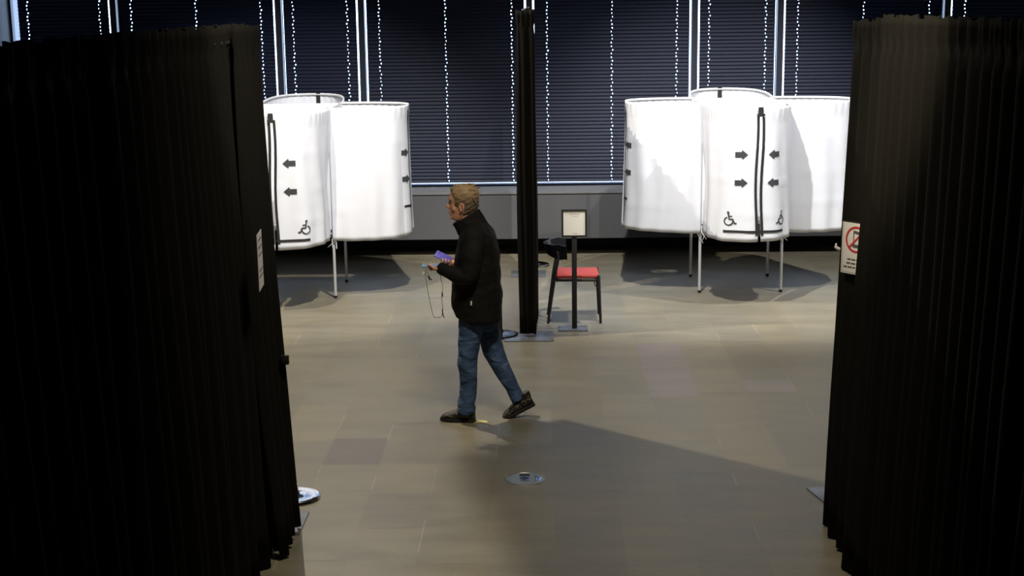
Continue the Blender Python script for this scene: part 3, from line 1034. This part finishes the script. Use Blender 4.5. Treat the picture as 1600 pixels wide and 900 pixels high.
# the left bay runs with its u from back to front; see Bay axes
booth_group('white fabric voting booth group right of the middle, two arrow-marked flaps facing the viewer', 1.70, 2.565, 14.77, 15.66, cfgR)

XGL = at(431, 270, 14.0).x
def dxl(px): return (at(px, 270, 13.95) - at(431, 270, 13.95)).x
zA2 = at(456, 255, 13.93).z; zB2 = at(456, 299, 13.93).z; zW2 = at(475, 356, 13.93).z; zb2 = at(456, 375, 13.93).z
side_marks_R = {'gap': lambda by: by.T * 0.5 - .08, 'wav': .009,
                'arrows': [(-.12, 1.52, 1, 0), (-.12, 1.24, 1, 0)], 'bars': [(-.17, -.02, .95, 0), ]}
cfgL = dict(df=.74, dl=.78, dr=.785, hem_front=.665, hem_side=.63,
            front={'gap': gx(XGL), 'wav': .009,
                   'arrows': [(dxl(456), zA2, -1, 1), (dxl(456), zB2, -1, 1)],
                   'wc': [(dxl(475), zW2, -1, 1)],
                   'bars': [(.012, dxl(482), zb2, 1)]},
            left=None, right=side_marks_R,
            back={'gap': lambda by: by.T * .46, 'wav': .012})
booth_group('white fabric voting booth group beside the left drape, one flap with arrows pointing left', -3.04, -2.178, 14.65, 15.53, cfgL)

# ================================================================== CHAIR AND SIGN STAND
def chair():
    t = thing('dining_chair', 'black wooden chair with red seat behind the framed sign stand', 'chair', (0.32, 13.55, 0))
    yn, yf = 13.34, 13.76
    xl, xr = 0.14, 0.57
    zs = 0.455
    m = MB(); m.box(xl + .02, xr + .0, yn + .0, yf, zs - .012, zs + .022, bev=.012); m.build('seat', M['red_pad'], t)
    m = MB()
    m.tube([(xl + .02, yn + .02, zs - .03), (xr, yn + .01, zs - .03)], .013, n=10)
    m.tube([(xl + .02, yf - .02, zs - .03), (xr, yf - .01, zs - .03)], .013, n=10)
    m.tube([(xr - .01, yn, zs - .03), (xr - .01, yf, zs - .03)], .013, n=10)
    m.tube([(xl + .03, yn, zs - .03), (xl + .03, yf, zs - .03)], .013, n=10)
    m.build('seat_frame', M['black_matte'], t)
    for y, s in ((yn, -1), (yf, 1)):
        MB().tube([(xr - .005, y, zs + .01), (xr + .015, y - .0 * s, 0.002)], [.0165, .012], n=12).build('leg', M['black_matte'], t)
        MB().tube([(xl - .065, y - .015 * s, .002), (xl - .0, y, zs), (xl + .035, y, .64), (xl + .03, y, .70)], [.012, .017, .015, .013], n=12, sub=4).build('leg', M['black_matte'], t)
        MB().tube([(xr - .05, y, zs - .035), (xr - .035, y, zs - .085), (xr + .0, y, zs - .10)], .005, n=6, sub=4).build('bracket', M['dark_metal'], t)
    # curved shell backrest wrapping the sitter
    rg = []
    for k in range(25):
        a = radians(-78 + 156 * k / 24)
        # open side towards +X (seat front)
        cx = xl + .175 - .26 * cos(a) ; cy = (yn + yf) / 2 + .235 * sin(a)
        h = .046 + .034 * abs(sin(a)) ** 1.5
        if abs(a) > 1.2: h *= .86
        zc = .722 - .022 * abs(sin(a))
        lean = -.02
        n = Vector((-cos(a), sin(a), 0))
        ring = []
        for (dn, dz) in ((-.006, -1), (.006, -1), (.010, 0), (.008, 1), (-.004, 1), (-.004, 0)):
            ring.append(Vector((cx, cy, zc + dz * h)) + n * (dn + (.012 * dz)))
        rg.append(ring)
    MB().rings(rg).build('backrest', M['black_gloss'], t)
chair()

def sign_stand():
    x, y = 0.325, 13.10
    t = thing('sign_stand', 'black floor stand holding a framed cream notice in front of the chair', 'sign', (x, y, 0))
    MB().box(x - .155, x + .125, y - .10, y + .12, 0.001, 0.010, bev=.002).build('base_plate', M['steel_plate'], t)
    MB().box(x - .024, x + .024, y - .016, y + .016, 0.01, 0.90, bev=.003).build('post', M['black_matte'], t)
    p0 = at(877.5, 371, 13.07); p1 = at(917, 326.5, 13.13)
    W = p1.x - p0.x; Hh = p1.z - p0.z
    ti = radians(-9)
    mt = Matrix.Translation((p0.x, y - .022, p0.z)) @ Matrix.Rotation(ti, 4, 'X')
    b = .018
    m = MB()
    Hh *= 1.01
    m.box(0, W, 0, .018, 0, b, mt, bev=.002); m.box(0, W, 0, .018, Hh - b, Hh, mt, bev=.002)
    m.box(0, b, .0005, .0175, b, Hh - b, mt); m.box(W - b, W, .0005, .0175, b, Hh - b, mt)
    m.box(.004, W - .004, .012, .019, .004, Hh - .004, mt)
    m.build('frame', M['black_matte'], t, smooth=False)
    MB().box(b, W - b, .008, .010, b, Hh - b, mt).build('notice', M['paper'], t, smooth=False)
    m = MB(); rn = random.Random(2)
    F = lambda a, b_: mt @ Vector((a, .0068, b_))
    # title: one short word, then faint lines
    x0 = .075; zt = Hh - .050
    for k in range(9):
        xx = x0 + k * .0115
        hgt = .013 if k in (0, 5, 8) else .008
        stroke(m, F, [(xx, zt), (xx, zt + hgt)], .0028)
        if k % 2 == 0: stroke(m, F, [(xx, zt + .008), (xx + .0075, zt + .007)], .0022)
        else: stroke(m, F, [(xx, zt), (xx + .0075, zt + .001)], .0022)
    stroke(m, F, [(.05, zt + .012), (.045, zt + .002), (.052, zt - .004)], .002)
    stroke(m, F, [(.09, Hh - .066), (.16, Hh - .066)], .0016)
    stroke(m, F, [(.11, .034), (.15, .034)], .002)
    m.build('lettering', M['ink'], t, smooth=False)
sign_stand()

# ================================================================== FLOOR DETAILS
def floor_disc():
    c = (-0.111, 8.79)
    t = thing('floor_socket', 'round metal floor socket cover set in the paving ahead of the drapes', 'floor socket', (c[0], c[1], 0))
    MB().lathe(c, [(.132, 0.0), (.130, .003), (.118, .004), (.116, .0022), (.004, .0022)], 64).build('cover', M['brass'], t)
    m = MB(); m.box(c[0] - .036, c[0] + .032, c[1] + .052, c[1] + .082, .0026, .004)
    m.build('handle_slot', M['recess'], t, smooth=False)
    MB().lathe((c[0] - .002, c[1] + .006), [(.036, .002), (.034, .0045), (.026, .0042), (.003, .0042)], 32).build('plug', M['chrome'], t)
    m = MB()
    m.box(c[0] - .034, c[0] + .03, c[1] - .05, c[1] - .045, .0026, .0035)
    m.build('seam', M['recess'], t, smooth=False)
    m = MB(); rg = []
    vs = [(c[0] + .066, c[1] - .058, .0030), (c[0] + .106, c[1] - .03, .0030), (c[0] + .112, c[1] + .01, .0030), (c[0] + .095, c[1] + .05, .0030), (c[0] + .066, c[1] + .068, .0030)]
    m.add(vs, [(0, 1, 2, 3, 4)]); m.build('window_plate', M['chrome'], t, smooth=False)
floor_disc()
m = MB(); m.add([(-.505, 10.045, .0012), (-.395, 10.06, .0012), (-.41, 10.11, .0012), (-.47, 10.115, .0012)] + [(-.505, 10.045, .002), (-.395, 10.06, .002), (-.41, 10.11, .002), (-.47, 10.115, .002)], [(3, 2, 1, 0), (4, 5, 6, 7), (0, 1, 5, 4), (1, 2, 6, 5), (2, 3, 7, 6), (3, 0, 4, 7)])
tag(m.build('floor_tape', M['yellow'], smooth=False), 'small yellow scrap of tape on the floor at the man\'s heel', 'tape')

# ================================================================== THE WALKING MAN
YC = 10.17
man = thing('person', 'man in black jacket and blue jeans walking left, a phone in each hand', 'person', (-0.45, YC, 0))

def ring_at(px0, px1, py, Y, hy, n=28, ex=2.3, tilt=0.0, roty=0.0, front=0.0, zoff=0.0):
    "horizontal ring spanning photo columns px0..px1 at row py, half width hy across"
    a = at(px0, py, Y); b_ = at(px1, py, Y)
    c = (a + b_) / 2; hx = (b_ - a).length / 2
    pts = []
    for j in range(n):
        th = 2 * pi * j / n
        cc, ss = cos(th), sin(th)
        X = hx * (abs(cc) ** (2 / ex)) * (1 if cc >= 0 else -1)
        Yy = hy * (abs(ss) ** (2 / ex)) * (1 if ss >= 0 else -1)
        if cc < 0: Yy *= (1 - front * (-cc))
        p = Vector((X, Yy, X * tilt))
        if roty: p = Matrix.Rotation(roty, 3, 'Z') @ p
        pts.append(c + p + Vector((0, 0, zoff)))
    return pts

# head rows: (row, front col, back col, half width across, front narrowing)
HR = [(290.0, 716, 733, .030, .0), (292, 711, 738, .048, .1), (296, 706, 742.5, .064, .15), (301, 703, 745.5, .073, .2), (306, 701.5, 747, .077, .25),
      (311, 701.0, 747.5, .078, .3), (315, 702.2, 747, .077, .32), (318, 701.8, 746.5, .0755, .34), (321, 701.4, 746, .074, .36), (324.5, 701.6, 745, .072, .4),
      (328, 701.8, 743.5, .069, .45), (331.5, 702.0, 741, .064, .5), (335, 703.0, 738.5, .059, .5), (338, 703.4, 735, .053, .5),
      (341, 704.8, 730, .045, .45), (344, 708, 727, .036, .3)]
def head_rings(off=None):
    rg = []
    for (py, p0, p1, hy, fr) in reversed(HR):
        a = at(p0, py, YC); b_ = at(p1, py, YC); c = (a + b_) / 2; hx = (b_ - a).length / 2
        ring = []
        for j in range(36):
            th = 2 * pi * j / 36
            X = hx * (abs(cos(th)) ** .92) * (1 if cos(th) >= 0 else -1)
            Yy = hy * sin(th) * (1 - fr * max(0, -cos(th)) ** 1.2)
            p = c + Vector((X, Yy, 0))
            if off:
                d = Vector((X, Yy * 1.0, 0)); d.normalize()
                zf = (315 - py) / 25
                d2 = (d + Vector((0, 0, max(-.3, zf)))).normalized()
                p = p + d2 * off(py, th)
            ring.append(p)
        rg.append(ring)
    return rg

skin = MB()
skin.rings(head_rings())
P = lambda px, py, dy=0.0: at(px, py, YC + dy)
# neck, trunk, arms, legs in one skin
skin.tube([P(728, 334), P(733, 352), P(738, 366)], [.056, .06, .075], n=18, sub=3)
skin.rings([ring_at(727, 765, 500, YC, .13), ring_at(722, 768, 470, YC, .13), ring_at(722, 768, 430, YC, .135), ring_at(722, 768, 395, YC, .15), ring_at(722, 766, 372, YC, .16), ring_at(730, 758, 360, YC, .08)])
# nose, brow, lips, chin, ears
skin.tube([P(704.5, 313), P(701.6, 318), P(698.8, 322.2)], [.008, .0105, .0115], n=10, sub=3)
skin.ball(P(700.6, 323.6, -.010), (.008, .007, .007)); skin.ball(P(700.6, 323.6, .010), (.008, .007, .007))
skin.tube([P(703.2, 310.6, -.036), P(702.2, 310.4), P(703.2, 310.6, .036)], [.008, .009, .008], n=8, sub=2)
skin.ball(P(702.2, 330.2), (.008, .019, .0048)); skin.ball(P(702.5, 333.4), (.008, .017, .0048))
skin.ball(P(705.8, 339.5), (.014, .018, .014))
for s in (-1, 1):
    skin.ball(P(710.5, 326, s * .040), (.022, .016, .026))
    e = P(719.5, 323.5, s * .0765)
    pts = [e + Vector((.016 * cos(q) * 1.0 + .002, s * (.008 + .006 * max(0, cos(q))), .026 * sin(q))) for q in [radians(a) for a in range(-110, 131, 24)]]
    skin.tube(pts, [.005] * len(pts), n=8)
    skin.ball(e + Vector((-.002, 0, 0)), (.012, .008, .02))
# arms under the sleeves and the hands
LSh, LEl, LWr = at(741, 368, 9.97), at(733, 436, 9.90), at(688, 419, 9.97)
RSh, REl, RWr = at(744, 366, 10.37), at(731, 432, 10.43), at(710, 411, 10.25)
for a, b_, c in ((LSh, LEl, LWr), (RSh, REl, RWr)):
    skin.tube([a, a.lerp(b_, .5), b_, b_.lerp(c, .5), c], [.05, .046, .036, .032, .026], n=14, sub=3)

def hand(wr, tip, side, phone_dir, up, thumb_far):
    """palm under a phone: wr wrist, tip end of palm, side = unit vector towards the four fingers' edge"""
    fw = (tip - wr).normalized(); side = (side - fw * side.dot(fw)).normalized(); upv = side.cross(fw)
    if upv.z < 0: upv = -upv
    # palm as flattened loft
    rg = []
    for t, w, h in ((0, .024, .018), (.25, .033, .015), (.6, .041, .0135), (.9, .040, .012), (1.0, .034, .009)):
        c = wr.lerp(tip, t)
        rg.append([c + side * (w * cos(2 * pi * j / 18)) + upv * (h * sin(2 * pi * j / 18)) for j in range(18)])
    skin.rings(rg)
    L = (tip - wr).length
    # four fingers leave the fingertip end and the finger side, wrap up around the phone edge
    for k, ln in enumerate((.068, .076, .071, .056)):
        f = 0.97 - k * .005
        root = tip - fw * .008 + side * (.030 - k * .020)
        bend = (0.35 + 0.12 * k)
        d1 = (fw * (.55 + .12 * k) + side * (.83 - .1 * k)).normalized() if thumb_far else (fw * .8 + side * .55).normalized()
        base = wr + fw * (L * (1.02 - .23 * k)) + side * (.028 if k < 3 else .024)
        p1 = base + side * (ln * .34) - upv * .003 + fw * .005
        p2 = p1 + side * (ln * .10) + upv * (ln * .33)
        p3 = p2 - side * (ln * .26) + upv * (ln * .10)
        skin.tube([base - side * .012, p1, p2, p3], [.0098, .0088, .0080, .0070], n=10, sub=3)
    # thumb from the other side of the palm near the wrist, laid over the phone
    tb = wr + fw * (L * .22) - side * .026
    t1 = tb - side * .022 + upv * .012 + fw * .018
    t2 = t1 + upv * .020 + fw * .022 + side * .006
    t3 = t2 + fw * .024 + side * .014 + upv * .003
    skin.tube([tb, t1, t2, t3], [.0135, .012, .0105, .0088], n=10, sub=3)
    return fw, side, upv
# left hand (near): fingers' edge away from the viewer, thumb near
LT = at(671, 420.5, 9.98)
lf = hand(LWr, LT, Vector((0, 1, 0)), None, None, False)
RT = at(690, 408, 10.22)
rf = hand(RWr, RT, Vector((.25, -1, -.12)), None, None, True)
# legs
LLEG = [(741, 500, 10.085, .085), (733.5, 540, 10.075, .068), (731, 572, 10.075, .052), (732.5, 605, 10.08, .046), (730, 640, 10.085, .034), (729, 650, 10.085, .034)]
RLEG = [(757, 500, 10.26, .085), (768, 542, 10.25, .066), (780, 575, 10.23, .05), (795, 602, 10.22, .044), (811, 628, 10.21, .032), (815, 636, 10.21, .032)]
for lg in (LLEG, RLEG):
    skin.tube([at(a, b_, y) for a, b_, y, r in lg], [r * .72 for a, b_, y, r in lg], n=16, sub=3)
body = skin.build('body', M['skin'], man)
remesh(body, 0.0042, 2, 0.5)

for s in (-1, 1):
    e = MB(); e.ball(P(704.4, 316.2, s * .026), (.009, .010, .006))
    e.build('eye', M['eye'], man)

# hair: cap grown over the skull, plus tufts
def hair_off(py, th):
    # th 0 = back, pi = front
    c = -cos(th)          # 1 front, -1 back
    line = 300.5 if c > .93 else None
    fx = c
    # hairline row as function of how far forward the point is
    if fx > .86: lim = 299.5
    elif fx > .55: lim = 299.5 + (0.86 - fx) / .31 * 12
    elif fx > .16: lim = 322
    elif fx > -.16: lim = 317
    else: lim = 336.5
    d = lim - py
    if d <= 0: return -0.006
    base = 0.006 if d > 4 else 0.006 * d / 4
    topf = max(0, min(1, (311 - py) / 14))
    return base + 0.009 * topf + .003 * sin(th * 9 + py * .8)
hb = MB(); hr = head_rings(hair_off)
hb.rings(hr)
rn = random.Random(21)
HC = P(724, 312)
for k in range(110):
    # tufts rooted on the cap, combed back and up on the crown
    i = rn.randrange(4, len(hr)); j = rn.randrange(36)
    py = list(reversed(HR))[i][0]; th = 2 * pi * j / 36
    if hair_off(py, th) < .007: continue
    p = hr[i][j]
    nr = (p - HC).normalized()
    crown = max(0, min(1, (314 - py) / 18))
    comb = Vector((.8, rn.uniform(-.25, .25), -.2 - .7 * (1 - crown)))
    d = (nr * (.02 + .16 * crown) + comb + Vector((rn.uniform(-.3, .3), rn.uniform(-.3, .3), rn.uniform(-.2, .4) * crown))).normalized()
    L = rn.uniform(.016, .026) * (0.8 + .8 * crown)
    r = rn.uniform(.0035, .006)
    hb.tube([p - nr * .007, p + d * L * .5 + nr * .001, p + d * L - Vector((0, 0, .2 * L))], [r, r * .85, r * .25], n=5, roundcap=False)
hair = hb.build('hair', M['hair'], man)
remesh(hair, 0.0026, 1, 0.4)
eb = MB()
for s in (-1, 1):
    eb.tube([P(702.0, 309.8, s * .014), P(701.9, 308.9, s * .026), P(704.4, 309.6, s * .040)], [.003, .0036, .0022], n=6, sub=3)
eb.build('eyebrows', M['hair'], man)

# jacket
jk = MB()
jr = [(499, 722, 781, .20, -.03), (492, 711, 784.5, .222, -.06), (478, 706.5, 785, .225, -.02), (460, 705.5, 784.5, .222, 0), (440, 706.5, 783.5, .22, 0), (420, 708, 782, .222, 0),
      (400, 711, 780.5, .228, 0), (385, 714, 779, .232, 0), (372, 717, 776, .232, 0), (363, 721, 772, .215, 0), (355, 725, 766, .17, 0), (347, 726, 760, .11, .0)]
jk.rings([ring_at(p0, p1, py, YC, hy, tilt=tl, ex=2.35) for (py, p0, p1, hy, tl) in jr])
# shoulders
jk.tube([P(744, 362, -.09), P(742, 368, -.165), P(740, 378, -.21)], [.075, .083, .078], n=18, sub=3)
jk.tube([P(746, 362, .09), P(745, 368, .165), P(743, 378, .21)], [.075, .083, .078], n=18, sub=3)
# sleeves
jk.tube([at(741, 370, 9.975), at(738, 395, 9.93), at(735, 418, 9.905), at(729.5, 432, 9.90), at(716, 431, 9.91), at(702, 425.5, 9.935), at(690, 419.5, 9.96)],
        [.082, .079, .073, .068, .060, .052, .044], n=20, sub=4)
jk.tube([at(744, 370, 10.37), at(738, 400, 10.41), at(732, 430, 10.42), at(722, 420, 10.36), at(713, 412.5, 10.27)], [.082, .074, .066, .055, .043], n=20, sub=4)
# stand-up collar
def collar_ring(front, back, hy, lift=0):
    a = P(*front); b_ = P(*back); c = (a + b_) / 2; ax = (b_ - a) / 2
    return [c + ax * cos(2 * pi * j / 28) + Vector((0, hy * sin(2 * pi * j / 28), 0)) for j in range(28)]
jk.rings([collar_ring((718, 369), (764, 352), .085), collar_ring((712.5, 361), (758, 340), .078), collar_ring((708, 354.5), (752.5, 331), .072), collar_ring((705.5, 350), (749.5, 325.5), .068)])
jacket = jk.build('jacket', M['jacket'], man)
remesh(jacket, 0.006, 4, 0.5)
tx = bpy.data.textures.new('cloth_folds', 'CLOUDS'); tx.noise_scale = 0.10; tx.noise_depth = 1
dm = jacket.modifiers.new('folds', 'DISPLACE'); dm.texture = tx; dm.strength = 0.020; dm.mid_level = 0.5; dm.texture_coords = 'GLOBAL'
# zip pull / maker's mark on the flank
c = at(736.3, 474, 9.930)
mk = MB(); mk.box(-.0055, .0055, -.002, .002, -.016, .016, Matrix.Translation(c) @ Matrix.Rotation(radians(4), 4, 'Y'), bev=.001)
mk.build('jacket_badge', M['white_plastic'], jacket)
# darker seams
sm = MB()
sm.tube([at(757, 345, 10.12), at(766, 372, 10.02)], .002, n=6, sub=3)

# jeans
jn = MB()
jn.rings([ring_at(716.5, 778.5, 512, YC, .150), ring_at(716.5, 779, 500, YC, .165), ring_at(717, 779, 485, YC, .165), ring_at(719, 778, 470, YC, .16)])
def leg_loft(rows):
    rg = []
    pts = [at((a + b_) / 2, py, Y) for (py, a, b_, Y, k) in rows]
    for i, (py, a, b_, Y, k) in enumerate(rows):
        t = (pts[min(i + 1, len(pts) - 1)] - pts[max(0, i - 1)]).normalized()
        u = Vector((0, 1, 0)); u = (u - t * u.dot(t)).normalized(); w = t.cross(u)
        hw = (at(b_, py, Y) - at(a, py, Y)).length / 2 * abs(w.x) ** 1.0
        rg.append([pts[i] + w * hw * cos(2 * pi * j / 24) + u * hw * k * sin(2 * pi * j / 24) for j in range(24)])
    return rg
jn.rings(leg_loft([(498, 717, 757, 10.095, 1.0), (515, 716.5, 754, 10.09, 1.0), (535, 715.5, 750.5, 10.085, 1.0), (552, 715, 747.5, 10.08, 1.0), (568, 714.5, 746, 10.08, 1.0), (580, 717, 745.5, 10.08, 1.0),
                   (595, 719, 745.5, 10.08, 1.0), (610, 718.5, 745.2, 10.082, 1.02), (622, 717, 744, 10.085, 1.08), (628, 714, 742.5, 10.085, 1.12), (635, 715.5, 742, 10.085, 1.12), (641, 715, 742.5, 10.085, 1.12), (645, 716, 742, 10.085, 1.1)]))
jn.rings(leg_loft([(498, 742, 779, 10.25, 1.0), (515, 745, 780, 10.25, 1.0), (532, 749, 783, 10.25, 1.0), (548, 753, 789, 10.245, 1.0), (562, 761, 794, 10.24, 1.0), (576, 769, 800, 10.235, 1.0),
                   (590, 778, 806, 10.23, 1.0), (604, 787, 812.5, 10.225, 1.0), (616, 793, 818.5, 10.22, 1.05), (625, 798, 823, 10.215, 1.1)]))
# gathered creases at knees and ankles
jeans = jn.build('jeans', M['jeans'], man)
remesh(jeans, 0.006, 3, 0.5)
tx2 = bpy.data.textures.new('denim_folds', 'CLOUDS'); tx2.noise_scale = 0.09; tx2.noise_depth = 1
dm = jeans.modifiers.new('folds', 'DISPLACE'); dm.texture = tx2; dm.strength = 0.012; dm.mid_level = 0.5; dm.texture_coords = 'GLOBAL'
hm = MB()

# shoes
def shoe(heel, toe, ank, upv):
    "heel, toe: points on the sole plane; ank: ankle opening centre"
    heel = Vector(heel); toe = Vector(toe); fw = (toe - heel).normalized(); upv = (upv - fw * upv.dot(fw)).normalized(); sd = fw.cross(upv)
    L = (toe - heel).length
    up_ = MB(); rg = []
    for t, w, h in ((0.0, .026, .055), (.03, .036, .088), (.12, .042, .110), (.28, .044, .112), (.40, .043, .100), (.52, .046, .088), (.66, .050, .076), (.8, .051, .066), (.92, .044, .054), (.985, .028, .036)):
        c = heel + fw * (L * t); base = .014
        ring = []
        for j in range(20):
            th = 2 * pi * j / 20
            x = w * (abs(cos(th)) ** .8) * (1 if cos(th) > 0 else -1)
            s_ = sin(th)
            z = base + (h - base) * (0.5 + .5 * s_) if s_ > -1 else base
            if s_ > 0: x *= (1 - .38 * s_ ** 2)
            ring.append(c + sd * x + upv * z)
        rg.append(ring)
    up_.rings(rg)
    sh = up_.build('shoe', M['shoe'], man)
    s2 = sh.modifiers.new('sub', 'SUBSURF'); s2.levels = 1; s2.render_levels = 1
    so = MB(); rg = []
    outl = ((-.005, .020), (.03, .035), (.15, .041), (.35, .040), (.52, .044), (.68, .051), (.82, .051), (.94, .040), (1.01, .018))
    poly = [(t, w) for t, w in outl] + [(t, -w) for t, w in reversed(outl)]
    for z, k in ((0.0, .95), (.006, 1.0), (.020, 1.02), (.026, .98)):
        rg.append([heel + fw * (L * (.5 + (t - .5) * (1 if z < .02 else .995))) + sd * w * k + upv * z for t, w in poly])
    so.rings(rg)
    so.build('sole', M['sole'], sh, smooth=False)
    lc = MB()
    for k in range(5):
        t = .38 + k * .075; h = (.105 - k * .0085)
        c = heel + fw * (L * t) + upv * h
        a = c - sd * .022 - upv * .006; b_ = c + sd * .022 + fw * .012 - upv * .006
        lc.tube([a, c + upv * .003, b_], .0024, n=6, sub=2)
    c = heel + fw * (L * .38) + upv * .088
    for s in (-1, 1):
        lc.tube([c, c + sd * s * .02 + upv * .012, c + sd * s * .035 - upv * .002, c + sd * s * .012 + fw * .008], .0022, n=6, sub=4)
    lc.build('laces', M['lace'], sh)
    cf = MB()
    c = heel + fw * (L * .17)
    rg = []
    for h, w, l in ((.070, .040, .052), (.100, .042, .056), (.122, .042, .056)):
        rg.append([c + upv * h + fw * l * cos(2 * pi * j / 20) + fw * .006 + sd * w * sin(2 * pi * j / 20) for j in range(20)])
    cf.rings(rg); cf.build('ankle_collar', M['shoe'], sh)
    return sh
shoe((-0.492, 10.085, 0.0), (-0.752, 10.135, 0.0), None, Vector((0, 0, 1)))
hl = at(836, 632, 10.23); tt = at(799, 654, 10.20)
tt.z = max(tt.z, 0.004)
fwd = (tt - hl).normalized()
shoe(hl, hl + fwd * .262 + Vector((0, -.0, 0)), None, Vector((-.25, 0, 1)))

# things held
def phone(name, label, c, ax, side, upv, m, L=.15, W=.072, T=.009):
    ax = ax.normalized(); side = (side - ax * side.dot(ax)).normalized(); upv = ax.cross(side)
    if upv.z < 0: upv = -upv
    mt = Matrix.Translation(c) @ Matrix((ax, side, upv)).transposed().to_4x4()
    t = thing(name, label, 'phone', c)
    MB().box(-L / 2, L / 2, -W / 2, W / 2, -T / 2, T / 2, mt, bev=.0035).build('case', m, t)
    return t, mt
fw, sd, up_ = lf
t, mt = phone('mobile_phone', 'teal phone lying flat in the man\'s near hand', at(675.5, 415.2, 9.98), Vector((-1, 0, .0)), Vector((0, 1, .12)), None, M['phone_teal'])
MB().box(-.066, .068, -.031, .031, .0045, .0053, mt).build('screen', M['black_gloss'], t, smooth=False)
MB().box(.045, .07, -.032, -.012, -.0065, -.0045, mt, bev=.0008).build('camera_bump', M['black_gloss'], t)
c = at(692.5, 401.5, 10.20)
t, mt = phone('mobile_phone', 'purple phone tilted in the man\'s far hand', c, at(681.5, 396, 10.22) - at(704, 407, 10.20), Vector((.12, 1, .62)), None, M['phone_purple'], L=.125, W=.072)
MB().box(.035, .062, .008, .032, .0045, .0065, mt, bev=.0008).build('camera_bump', M['phone_purple'], t)

ly = thing('lanyard', 'thin grey lanyard loop with a white tag dangling from the man\'s near hand', 'lanyard', at(676, 425, 9.96))
pp = [(668, 420), (665, 428), (666.5, 442), (669.5, 460), (673.5, 480), (678, 494.5), (684, 495.8), (690, 494), (692, 482), (690.5, 470), (690.5, 460), (692, 450), (689.5, 438), (688, 430), (686, 423)]
MB().tube([at(a, b_, 9.95) for a, b_ in pp], .0022, n=6, sub=4).build('cord', M['cord'], ly)
c = at(661.2, 427.3, 9.95)
MB().box(-.008, .008, -.004, .004, -.013, .013, Matrix.Translation(c) @ Matrix.Rotation(radians(35), 4, 'Y'), bev=.002).build('white_tag', M['white_plastic'], ly)
MB().tube([at(662.5, 424, 9.95), at(666, 421.5, 9.952), at(669, 419, 9.955)], .0016, n=6).build('tag_loop', M['cord'], ly)
mc = MB()
mc.tube([at(668.5, 432, 9.945), at(671.5, 435, 9.945), at(675, 437.5, 9.945)], [.004, .006, .003], n=8)
mc.tube([at(671, 431, 9.945), at(670.5, 437, 9.945)], [.003, .004], n=8)
mc.tube([at(668, 424, 9.95), at(669, 431, 9.946)], .0014, n=6)
mc.build('black_clip', M['black_matte'], ly)
mc = MB()
mc.tube([at(690.8, 457, 9.947), at(691.6, 463, 9.947)], .0045, n=8)
mc.tube([at(691, 483, 9.947), at(692, 492, 9.947), at(694.5, 497, 9.947)], [.003, .0045, .002], n=8)
mc.build('slider', M['black_matte'], ly)
